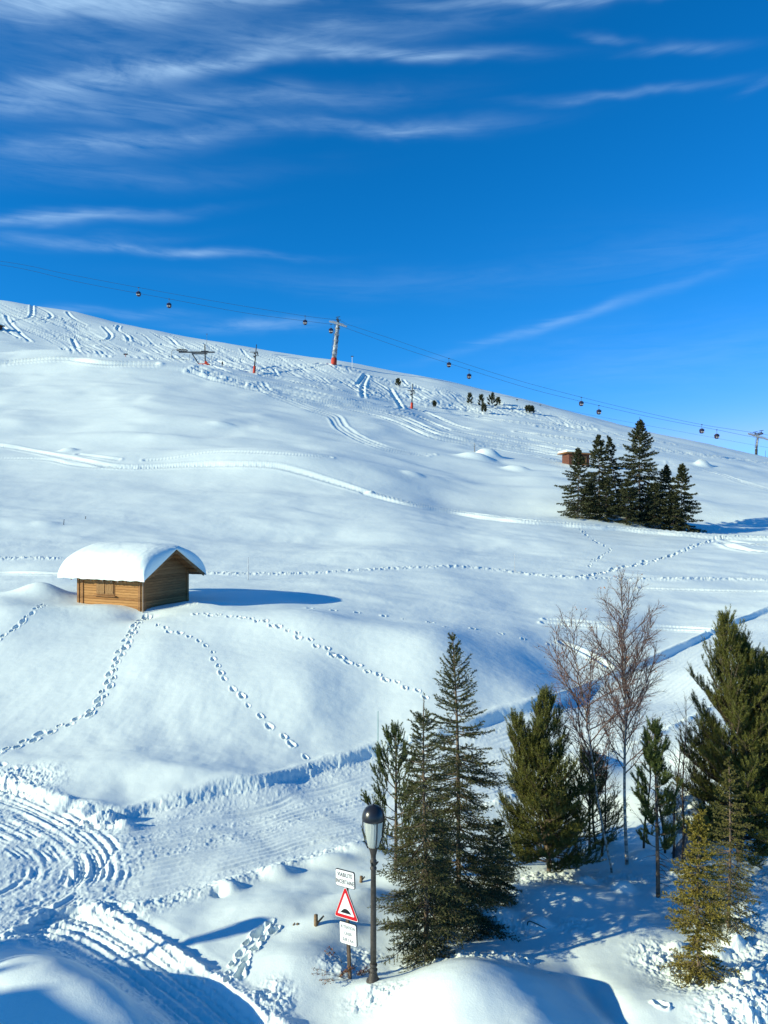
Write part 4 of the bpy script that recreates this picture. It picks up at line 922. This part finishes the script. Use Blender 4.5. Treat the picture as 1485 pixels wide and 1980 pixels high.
def sticks(P0, P1, r0, r1, k=4):
    n = len(P0); D = nrm(P1 - P0); ref = np.where(np.abs(D[:, 2:3]) > .8, np.array([[1., 0, 0]]), np.array([[0, 0, 1.]])); U = nrm(np.cross(D, ref)); V = np.cross(D, U)
    out = []
    for Pq, rq in ((P0, r0), (P1, r1)):
        for j in range(k): a = 2 * math.pi * j / k; out.append(Pq + (U * math.cos(a) + V * math.sin(a)) * np.asarray(rq)[:, None])
    Vv = np.stack(out, 1).reshape(-1, 3); b = np.arange(n)[:, None] * 2 * k
    q = np.concatenate([b + np.array([[j, (j + 1) % k, k + (j + 1) % k, k + j]]) for j in range(k)], 0); return Vv, q
def stick_obj(name, segs, m, parent, k=4):
    segs = np.array(segs, dtype=float); V, q = sticks(segs[:, 0:3], segs[:, 3:6], segs[:, 6], segs[:, 7], k); return add(name, mesh_np(name, V, [q]), m, parent, smooth=True)
def tri_obj(name, V, m, parent): return add(name, mesh_np(name, V, [np.arange(len(V)).reshape(-1, 3)]), m, parent)
def leaf_mat(name, c1, c2, island=.25, trans=.0):
    m = mat(name, c1, .55, col2=c2, island=island, spec=.25); return m
L_SPR = leaf_mat('spruce_needles', (.045, .056, .020), (.112, .112, .038))
L_SPRY = leaf_mat('yellowish_spruce_needles', (.13, .11, .016), (.25, .20, .038))
L_SPRM = leaf_mat('olive_spruce_needles', (.065, .068, .018), (.15, .135, .035))
L_PINE = leaf_mat('stone_pine_needles', (.055, .068, .014), (.16, .155, .032))
L_PINE2 = leaf_mat('young_pine_needles', (.050, .085, .022), (.12, .14, .04))
L_FAR = leaf_mat('far_spruce_needles', (.022, .030, .014), (.065, .068, .026))
def spruce(name, label, base, H, Rm, seed, m, lean=(0, 0), piece=.10, nl=.034, nw=.011, nb=12, whorl=.24, perw=6, prof=.85, low=.04, droop=.25, sparse=0., group=None, hang=0., az_bias=None, lowcut=None, tw=.075, upc=.5, var=(.68, 1.12), whip=0., gap=None):
    rng = np.random.RandomState(seed); t = thing(name, label, 'spruce tree', base, 0, group)
    def axis(z): k = z / H; return np.array([lean[0] * k + .02 * H * math.sin(k * 5 + seed) * .3, lean[1] * k + .02 * H * math.cos(k * 4 + seed) * .3, z])
    zs = np.linspace(0, H, 26); ax = np.array([axis(z) for z in zs]); rt = .0085 * H * (1 - zs / H) ** .8 + .006; ax[0, 2] = -.4
    stick_obj('trunk', np.hstack([ax[:-1], ax[1:], rt[:-1, None], rt[1:, None]]), M_BARK, t, 8)
    segs = []; SP, SD, SL = [], [], []
    z = H * low; wi = 0
    while z < H * (.985 - whip):
        k = z / H; Lb0 = Rm * (1 - k) ** prof * (1 - .35 * max(0, .12 - k) / .12) + .04 * H * .3 * (1 - k) ** .3 * .5
        nbq = max(3, int(perw * (1 if k < .9 else .7))); a0 = rng.rand() * 6.28
        if gap and gap[0] < k < gap[1]: Lb0 *= .35
        for j in range(nbq + (rng.rand() < .5)):
            if rng.rand() < sparse: continue
            a = a0 + 2 * math.pi * j / nbq + rng.randn() * .22; Lb = Lb0 * rng.uniform(*var)
            if rng.rand() < .08: Lb *= 1.3
            if Lb < .05: Lb = .05
            o = axis(z + rng.randn() * whorl * .22); h = np.array([math.cos(a), math.sin(a), 0.])
            el0 = R(-5 - 25 * (1 - k)) if k < .55 else R(-17 + 70 * (k - .55) / .45 * upc * 1.6); m_ = 7
            pts = [o]; el_ = el0 - droop * .3
            for i in range(m_):
                e = el_ + (i / m_) * (.42 + .25 * upc); pts.append(pts[-1] + (h * math.cos(e) + np.array([0, 0, math.sin(e)])) * Lb / m_)
            pts = np.array(pts); rb = .004 + .011 * Lb
            for i in range(m_): segs.append([*pts[i], *pts[i + 1], rb * (1 - i / m_) + .0015, rb * (1 - (i + 1) / m_) + .0015])
            # twigs
            nt_ = max(3, int(Lb / tw)); start = .12 if Lb < .5 else .2
            for q in range(nt_):
                u = start + (1 - start) * (q + rng.rand() * .6) / nt_; f = u * m_; i = min(int(f), m_ - 1); p = pts[i] + (pts[i + 1] - pts[i]) * (f - i); d = nrm(pts[i + 1] - pts[i])
                sdv = nrm(np.cross(d, [0, 0, 1])) * (1 if q % 2 else -1)
                lt = min(.55 * Lb, (.06 + .42 * Lb * (1 - u) ** .75 * min(1, u * 3.2))) * rng.uniform(.7, 1.15)
                td = nrm(d * .85 + sdv * rng.uniform(.7, 1.15) + np.array([0, 0, rng.uniform(-.22, .12) - hang]))
                npz = max(1, int(lt / piece)); pl = lt / npz; pp = p.copy()
                for s_i in range(npz):
                    SP.append(pp.copy()); SD.append(td); SL.append(pl)
                    if npz > 2 and s_i < npz - 1:
                        for sg in (-1, 1):
                            d2 = nrm(td * .8 + sg * nrm(np.cross(td, [0, 0, 1])) * .8 + np.array([0, 0, -.1 - hang])); SP.append(pp.copy()); SD.append(d2); SL.append(min(piece * 1.3, lt * .45 * (1 - s_i / npz)))
                    pp = pp + td * pl; td = nrm(td + np.array([0, 0, .04]))
                if npz > 1: segs.append([*p, *pp, .003 + rb * .12, .002])
            m0 = m_ // 3
            for i in range(m0, m_): SP.append(pts[i]); d = pts[i + 1] - pts[i]; SD.append(nrm(d)); SL.append(float(np.linalg.norm(d)))
        z += whorl * (1 - .45 * k) * rng.uniform(.75, 1.25); wi += 1
    # leader
    for zz in np.arange(H * .93, H, piece): SP.append(axis(zz)); SD.append(np.array([0, 0, 1.])); SL.append(piece)
    stick_obj('branches', segs, M_BARK, t, 3)
    V = blades(np.array(SP), np.array(SD), np.array(SL), nl, nb, nw, rng); tri_obj('crown', V, m, t)
    return t
def pine(name, label, base, H, Rm, seed, m, lean=(0, 0), nbr=60, low=.12, sl=(.14, .30), nl=.07, nw=.010, nb=46, tops=None, prof=.6, el=(-8, 62), sub=9, group=None, cat='pine tree', side=None, maxw=.35, dead=0):
    """stone pine: ascending limbs that end in thick upright brush shoots"""
    rng = np.random.RandomState(seed); t = thing(name, label, cat, base, 0, group)
    tops = tops or [(lean[0], lean[1], H)]; segs_t, segs, SP, SD, SL = [], [], [], [], []
    for ti, (tx, ty, th_) in enumerate(tops):
        def axis(z): k = z / th_; return np.array([tx * k ** 1.3, ty * k ** 1.3, z])
        zs = np.linspace(0, th_, 18); ax = np.array([axis(z) for z in zs]); rt = .011 * th_ * (1 - zs / th_) ** .8 + .010; ax[0, 2] = -.4
        for i in range(17): segs_t.append([*ax[i], *ax[i + 1], rt[i], rt[i + 1]])
        nq = int(nbr * (th_ / H) ** 1.2 / (len(tops) ** .5))
        for q in range(nq):
            k = low + (1 - low) * ((q + rng.rand()) / nq); z = th_ * k; a = q * 2.4 + rng.randn() * .35
            shape = min(1., (k - low + .12) / maxw) ** .6 * (1 - k) ** prof if k > low else .4
            Lb = max(.16, Rm * shape * rng.uniform(.7, 1.15) * 1.25); e0 = R(el[0] + (el[1] - el[0]) * k + rng.randn() * 8)
            h = np.array([math.cos(a), math.sin(a), 0.]); m_ = 6; pts = [axis(z * .96)]
            for i in range(m_): e = min(e0 + (i / m_) * .55, 1.45); pts.append(pts[-1] + (h * math.cos(e) + np.array([0, 0, math.sin(e)])) * Lb / m_)
            pts = np.array(pts); rb = .006 + .014 * Lb
            for i in range(m_): segs.append([*pts[i], *pts[i + 1], rb * (1 - .8 * i / m_), rb * (1 - .8 * (i + 1) / m_)])
            ns = max(2, int(sub * Lb / .8)); ends = [(pts[-1], nrm(pts[-1] - pts[-2]))]
            for s_i in range(ns):
                u = .3 + .68 * (s_i + rng.rand() * .5) / ns; f = u * m_; i = min(int(f), m_ - 1); p = pts[i] + (pts[i + 1] - pts[i]) * (f - i); d = nrm(pts[i + 1] - pts[i])
                sv = nrm(np.cross(d, [0, 0, 1])) * (1 if s_i % 2 else -1); ls = rng.uniform(.12, .34) * min(1, Lb + .3); dd = nrm(d * .7 + sv * rng.uniform(.3, 1.) + np.array([0, 0, rng.uniform(.1, .7)]))
                pe = p + dd * ls; segs.append([*p, *pe, .006, .005]); ends.append((pe, nrm(dd + np.array([0, 0, .5]))))
                SP.append(p + dd * ls * .35); SD.append(dd); SL.append(ls * .65)
                if rng.rand() < .5: d3 = nrm(dd - sv * .8 + np.array([0, 0, .5])); ends.append((p + dd * ls * .6, d3))
            for (p, d) in ends:
                for w_ in range(1 + (rng.rand() < .6)): dq = nrm(d + rng.randn(3) * .22 + np.array([0, 0, .25])); SP.append(p); SD.append(dq); SL.append(rng.uniform(*sl))
            for i in range(m_ // 2, m_): SP.append(pts[i]); d = pts[i + 1] - pts[i]; SD.append(nrm(d)); SL.append(float(np.linalg.norm(d)))
        for q in range(dead):
            z = th_ * low * rng.uniform(.1, 1.); a = rng.rand() * 6.28; L = rng.uniform(.25, .6); p = axis(z); d = np.array([math.cos(a), math.sin(a), rng.uniform(-.5, .05)])
            for i in range(5): d = nrm(d + rng.randn(3) * .12 + np.array([0, 0, -.05])); e_ = p + d * L / 5; segs.append([*p, *e_, .011 - i * .0018, .0092 - i * .0018]); p = e_
        zt = axis(th_ * .97)
        for _ in range(5): SP.append(zt); SD.append(nrm(np.array([rng.randn() * .35, rng.randn() * .35, 1.]))); SL.append(sl[1])
        for zz in np.arange(th_ * .72, th_ * .97, .2): SP.append(axis(zz)); SD.append(np.array([0, 0, 1.])); SL.append(.2)
    stick_obj('trunk', segs_t, M_BARK, t, 8); stick_obj('branches', segs, M_BARK, t, 4)
    V = blades(np.array(SP), np.array(SD), np.array(SL), nl, nb, nw, rng, fwd=1.1); tri_obj('crown', V, m, t)
    return t
M_BIRCH = mat('birch_bark', (.09, .075, .06), .7, col2=(.62, .58, .52), vscale=3.2, stretch=(1.2, 1.2, 3.5), bump=.3)
M_TWIG = mat('bare_twigs', (.12, .065, .052), .8, col2=(.22, .135, .11), vscale=5)
M_DTWIG = mat('dark_stems', (.045, .032, .026), .85, col2=(.09, .065, .05), vscale=5)
def bare_tree(name, label, base, H, seed, m_trunk, m_twig, r0=.05, lean=(0, 0), spread=.3, start=.25, nb=30, tw=1., leaves=0, cat='birch tree', curve=0., group=None, elev=(48, 70), depth=3):
    rng = np.random.RandomState(seed); t = thing(name, label, cat, base, 0, group)
    def axis(z): k = z / H; return np.array([lean[0] * k + curve * math.sin(k * 3.1) + .03 * math.sin(k * 9 + seed), lean[1] * k + .03 * math.cos(k * 8 + seed), z])
    zs = np.linspace(0, H, 40); ax = np.array([axis(z) for z in zs]); rt = r0 * (1 - zs / H) ** .9 + .004; ax[0, 2] = -.4
    stick_obj('trunk', [[*ax[i], *ax[i + 1], rt[i], rt[i + 1]] for i in range(39)], m_trunk, t, 8)
    segs = []; tips = []
    def grow(p, d, L, r, lev):
        m_ = max(4, int(L / .12)); pts = [p]; dd = d
        for i in range(m_):
            dd = nrm(dd + rng.randn(3) * .09 + np.array([0, 0, .03 if lev < 2 else -.012])); pts.append(pts[-1] + dd * L / m_)
            segs.append([*pts[-2], *pts[-1], r * (1 - .85 * i / m_), r * (1 - .85 * (i + 1) / m_)])
        tips.append(pts[-1])
        if lev >= depth: return
        n = max(2, int(L / (.13 if lev == 1 else .11) * tw))
        for q in range(n):
            u = .18 + .8 * (q + rng.rand()) / n; i = min(int(u * m_), m_ - 1); dl = nrm(pts[i + 1] - pts[i]); s = nrm(np.cross(dl, rng.randn(3)))
            grow(pts[i], nrm(dl * 1.0 + s * rng.uniform(.45, .85)), L * rng.uniform(.28, .52) * (1.15 - u * .6), max(r * .45, .0027), lev + 1)
    for q in range(nb):
        k = start + (1 - start) * ((q + rng.rand()) / nb) ** .95; a = q * 2.4 + rng.randn() * .4; e = R(rng.uniform(*elev)); Lb = H * spread * (1 - k) ** .55 * rng.uniform(.65, 1.1) + .15
        if k < start + .12: Lb *= .7
        grow(axis(H * k), np.array([math.cos(a) * math.cos(e), math.sin(a) * math.cos(e), math.sin(e)]), Lb, max(.010 * Lb + .002, .0045), 1)
    stick_obj('branches', segs, m_twig, t, 3)
    if leaves:
        tips = np.array(tips); sel = tips[rng.randint(0, len(tips), leaves)]; c = sel + rng.randn(leaves, 3) * .02; o = rng.randn(leaves, 3, 3) * .018 * np.array([1, 1, 1.3])
        tri_obj('dead_leaves', (c[:, None, :] + o).reshape(-1, 3), M_LEAF, t)
    return t
def px_h(py0, py1, Y): return (py0 - py1) / F * Y
def base_at(px, py, Y): return at(px, py, Y)

# foreground group, left to right
def tree_base(px, py):
    g = ground(px, py); return g
B = tree_base(822, 1848); H = px_h(1848, 1347, B.y)
spruce('spruce_tree', 'dense dark spruce with bare whip top beside the street lamp', B, H, 1.34, 7, L_SPR, nb=15, nl=.046, nw=.016, whorl=.205, prof=.62, perw=7, upc=.5, var=(.5, 1.2), whip=.07, tw=.078)
B = tree_base(892, 1790); H = px_h(1790, 1224, B.y)
spruce('spruce_tree', 'tallest foreground spruce with a slim pointed top, right of the street lamp', B, H, 1.5, 11, L_SPR, lean=(-.2, 0), whorl=.25, nb=16, nl=.048, nw=.017, prof=.62, perw=7, upc=.6, sparse=.04, var=(.5, 1.2), tw=.085)
B = tree_base(765, 1690); H = px_h(1702, 1425, B.y)
pine('young_pine', 'slender young pine with upturned shoots behind the lamp lantern', B, H, .95, 21, L_PINE2, nbr=34, low=.05, prof=.45, el=(10, 50), nb=60, sl=(.16, .30), nl=.06, nw=.015, sub=8, cat='young pine')
B = tree_base(962, 1742); H = px_h(1742, 1590, B.y)
spruce('small_spruce', 'low dark spruce filling the gap between tall spruce and bushy pine', B, H, .72, 31, L_SPR, whorl=.16, prof=.5, perw=8, nb=17, nl=.05, nw=.017)
B = tree_base(1062, 1684); H = px_h(1684, 1338, B.y)
pine('stone_pine', 'bushy bright green stone pine with two tops, right of the tall spruce', B, H, 1.18, 41, L_PINE, tops=[(-.15, 0, H), (-.98, .05, H * .84), (-.5, -.3, H * .75)], nbr=125, low=.03, prof=.5, nb=44, sub=10, maxw=.22)
B = tree_base(1140, 1650); H = px_h(1650, 1470, B.y)
pine('dark_pine', 'low dark pine in the shade behind the birch trunks', B, H, 1.0, 45, L_PINE, nbr=42, low=.1, prof=.4, nb=34, sub=8, maxw=.2)
B = tree_base(1212, 1672); H = px_h(1672, 1108, B.y)
bare_tree('birch_tree', 'tall straight bare birch with white trunk and a fine twig crown', B, H, 3, M_BIRCH, M_TWIG, r0=.048, lean=(-.12, 0), spread=.35, start=.30, nb=66, tw=1.3, leaves=380, elev=(42, 66))
B = tree_base(1183, 1688); H = px_h(1688, 1185, B.y)
bare_tree('birch_tree', 'thinner bare birch leaning left beside the tall birch', B, H, 9, M_BIRCH, M_TWIG, r0=.030, lean=(-1.1, .2), spread=.42, start=.30, nb=40, tw=1.15, leaves=230, curve=-.05, elev=(28, 58))
for k, (px, py, pt, ln, sd_, lab) in enumerate([(1318, 1668, 1345, .12, 51, 'dark bare stem, the straightest of the shrubs left of the big right pine'), (1300, 1660, 1400, .25, 52, 'thin dark bare stem leaning right beside the young pine'), (1150, 1640, 1380, -.15, 53, 'dark bare shrub stem left of the birch trunks'),
                                               (1165, 1655, 1420, .2, 56, 'slim dark bare stem between the leaning birch and the tall birch'), (1285, 1650, 1450, -.3, 57, 'dark bare stem leaning left behind the young pine'), (1110, 1640, 1430, .35, 58, 'dark bare shrub stem at the right edge of the bushy pine'), (1245, 1640, 1390, .3, 54, 'dark bare sapling just right of the tall birch'), (1340, 1640, 1430, .7, 55, 'dark bare shrub arching right over the snowy boulder')]):
    B = tree_base(px, py); H = px_h(py, pt, B.y)
    bare_tree('bare_sapling', lab, B, H, sd_, M_DTWIG, M_DTWIG, r0=.032, lean=(ln, 0), spread=.34, start=.12, nb=24, tw=.95, leaves=10, cat='bare shrub', group='dark bare saplings under the birches', elev=(35, 70))
B = tree_base(1272, 1734); H = px_h(1734, 1405, B.y)
pine('young_pine', 'young green pine with a bare lower trunk in front of the shrubs', B, H, .62, 61, L_PINE2, lean=(-.1, 0), nbr=34, low=.26, dead=16, prof=.35, el=(-5, 50), nb=70, sl=(.16, .30), nl=.075, nw=.015, sub=7, cat='young pine')
B = tree_base(1430, 1665); H = px_h(1665, 1192, B.y)
pine('stone_pine', 'huge dark stone pine filling the right edge', B, H, 1.6, 71, L_PINE, tops=[(-.45, 0, H), (.15, .1, H * .90), (.75, -.1, H * .84), (1.3, .2, H * .8)], nbr=180, low=.05, prof=.48, nb=42, sub=10, maxw=.25)
B = tree_base(1410, 1795); H = px_h(1795, 1468, B.y)
spruce('small_spruce', 'olive spruce just behind and right of the small yellow one', B, H, .72, 81, L_SPRM, var=(.55, 1.2), whorl=.22, prof=.55, perw=7, sparse=.06, nb=17, nl=.042, nw=.015, tw=.06)
B = tree_base(1350, 1892); H = px_h(1892, 1572, B.y)
spruce('small_spruce', 'small yellowish spruce in front at the lower right', B, H, .80, 91, L_SPRY, var=(.55, 1.25), whorl=.18, prof=.58, perw=8, low=.04, gap=(.17, .30), nb=17, nl=.048, nw=.018, sparse=.04, tw=.06)

# dark group on the slope
FARS = [(1118, 1004, 868, 3.2, 'leftmost far spruce, standing before the reddish hut', .85, 0), (1158, 1008, 842, 3.5, 'second far spruce from the left, full and pointed', .9, 0), (1196, 1010, 847, 2.0, 'gaunt thin far spruce leaning between two fuller ones', .7, .45),
        (1237, 1020, 812, 4.7, 'tallest and widest far spruce in the middle of the dark group', .9, .0), (1288, 1022, 902, 2.9, 'short far spruce second from the right', .9, 0), (1318, 1027, 899, 3.2, 'rightmost far spruce of the dark group', .9, 0),
        (1212, 1018, 930, 2.6, 'low bushy far spruce at the foot of the tallest one', .7, 0), (1265, 1024, 935, 2.4, 'low far spruce right below the tallest one', .7, 0), (1172, 1014, 925, 2.4, 'low far spruce in front of the gaunt leaning one', .7, 0),
        (1140, 1010, 938, 2.4, 'low far spruce between the two leftmost tall ones', .7, 0), (1302, 1026, 952, 2.2, 'lowest far spruce between the two rightmost ones', .7, 0)]
for k, (px, py, pt, rad, lab, pf, sp_) in enumerate(FARS):
    g = ground(px, py + 1); Y = (105, 111, 113, 110, 112, 106, 104, 104.5, 104.8, 106, 104.2)[k]; B = at(px, py + 3, Y); B.z = ground_xy(B.x, Y).z; H = (990 - pt) / F * Y + CZ - B.z
    spruce('spruce_tree', lab, B, H, rad, 200 + k, L_FAR, piece=.42, nl=.24, nw=.10, nb=13, whorl=.60, perw=8, prof=pf * .8, tw=.30, var=(.5, 1.3), hang=.28, droop=.1, sparse=max(sp_, .03), group='dark spruces on the middle slope', lean=(-1.4 if k == 2 else 0, 0), upc=.45)

# dwarf pines on the ridge and a shrub on the snow mound
for k, (px, py, h, w, lab) in enumerate([(909, 782, 3.2, 1.0, 'leftmost dwarf pine of the ridge row'), (931, 788, 3.6, 1.3, 'second dwarf pine on the ridge, slim'), (936, 800, 2.2, .9, 'tiny dwarf pine just below the slim one'), (952, 788, 4.0, 2.0, 'widest dwarf pine of the ridge row'), (963, 784, 2., .9, 'dwarf pine touching the widest one'),
                                        (770, 748, 2.2, 1.0, 'single dwarf pine near the ridge above the lone pylon'), (1020, 799, 1.8, 1.2, 'left bush of the pair at the end of the ridge row'), (1028, 800, 1.6, 1.1, 'right bush of the pair at the end of the ridge row'), (840, 788, 1.2, .5, 'very small pine right of the lone pylon')]):
    g = ground(px, py); Y = g.y
    pine('dwarf_pine', lab, g, h, w, 300 + k, L_FAR, nbr=14, low=.05, prof=.3, nb=10, sl=(.5, .9), nl=.38, nw=.14, sub=3, group='dwarf pines near the ridge', cat='dwarf pine', el=(10, 55))
B = ground(918, 874)
bare_tree('bare_shrub', 'pale bare shrub standing on the snow hump in mid slope', B, 2.1, 77, mat('pale_twigs', (.16, .13, .09), .8, .2, 3), MATS['pale_twigs'], r0=.07, spread=.6, start=.05, nb=12, tw=.35, cat='bare shrub', depth=2, elev=(35, 65))
# dry weeds around the sign foot
for k, (px, py, L, a, lab) in enumerate([(672, 1895, .80, 168, 'long dry weed lying left of the sign foot with brown seed heads'), (676, 1898, .62, 176, 'shorter dry weed stalk right under the long one'), (662, 1862, .45, 135, 'upright dry weed with brown leaves left of the sign post'), (655, 1890, .4, 40, 'tangle of dry brown leaves at the sign foot'), (690, 1885, .3, 20, 'small dry weed tuft right of the sign foot')]):
    g = ground(px, py); t = thing('dry_weed', lab, 'dry weed', g, 0, 'dry weeds around the road sign'); rng = np.random.RandomState(400 + k)
    segs = []; tipsq = []
    for q in range(3 if k > 2 else 2):
        aa = R(a + rng.randn() * 9); p = np.zeros(3); d = np.array([math.cos(aa) * .9, -.25 * (k < 2), abs(math.sin(aa)) * .8 + .22])
        for i in range(8): d = nrm(d + np.array([0, 0, -.06]) + rng.randn(3) * .04); n_ = p + d * L / 8; segs.append([*p, *n_, .004, .003]); p = n_; tipsq += [p] * (i > 3 or k > 2)
    stick_obj('stalk', segs, M_DTWIG, t, 4); tq = np.array(tipsq); c = np.repeat(tq, 9, 0) + rng.randn(len(tq) * 9, 3) * .018
    tri_obj('leaves', (c[:, None, :] + rng.randn(len(c), 3, 3) * .013).reshape(-1, 3), M_LEAF, t)

# ------------------------------------------------------------------ the village side: chalet and second lamp, out of view to the left, whose shade falls into it
fwd = Vector((math.cos(SUN_AZ), math.sin(SUN_AZ), 0)); tanE = math.tan(SUN_EL)
gp = at(517, 1787, 18.5)
lb = gp - fwd * (3.75 / tanE); lb.z = 0.05
street_lamp((lb.x, lb.y, gp.z - .1), 'street lamp beyond the left edge whose shadow crosses the snow')
CH = thing('chalet', 'large timber chalet beyond the left edge casting the corner shade', 'chalet', (-26, 0, 0), SUN_AZ - R(90) + R(90))
side_v = Vector((-math.sin(SUN_AZ), math.cos(SUN_AZ), 0))
EDGE = [(-40, 1905), (0, 1918), (60, 1908), (130, 1903), (150, 1820), (165, 1815), (190, 1850), (238, 1905), (262, 1917), (315, 1905), (343, 1885), (384, 1868), (404, 1885), (430, 1915), (470, 1960), (520, 2040)]
prof_ = []
for x, y in EDGE:
    g = ground(x, y); rel = g - Vector((-26, 0, 0)); d = rel.dot(fwd); s_ = rel.dot(side_v); prof_.append((s_, d * tanE + g.z))
b = BM(); pts = sorted(prof_); pts = [(pts[0][0] - .1, 0)] + pts; pp = []
smax = max(p[0] for p in prof_); smin = min(p[0] for p in prof_)
out = sorted(prof_, key=lambda p: p[0])
fr, bk = [], []
poly_ = [(smin - 6, -1), (smin - 6, out[0][1])] + out + [(smax, -1)]
for s_, h_ in poly_: fr.append(b.verts.new((0, s_, h_))); bk.append(b.verts.new((-9, s_, h_)))
b.faces.new(fr); b.faces.new(bk[::-1])
for i in range(len(fr)): j = (i + 1) % len(fr); b.faces.new((fr[i], bk[i], bk[j], fr[j]))
add('wall', b, M_PL, CH)
for k in range(3):
    b = BM(); box(b, .04, smin - 4 + k * 2.6, 3.2, .08, 1.2, 1.3); add('window', b, mat('window_glass', (.02, .03, .04), .1, .1, 2, spec=.8), CH)
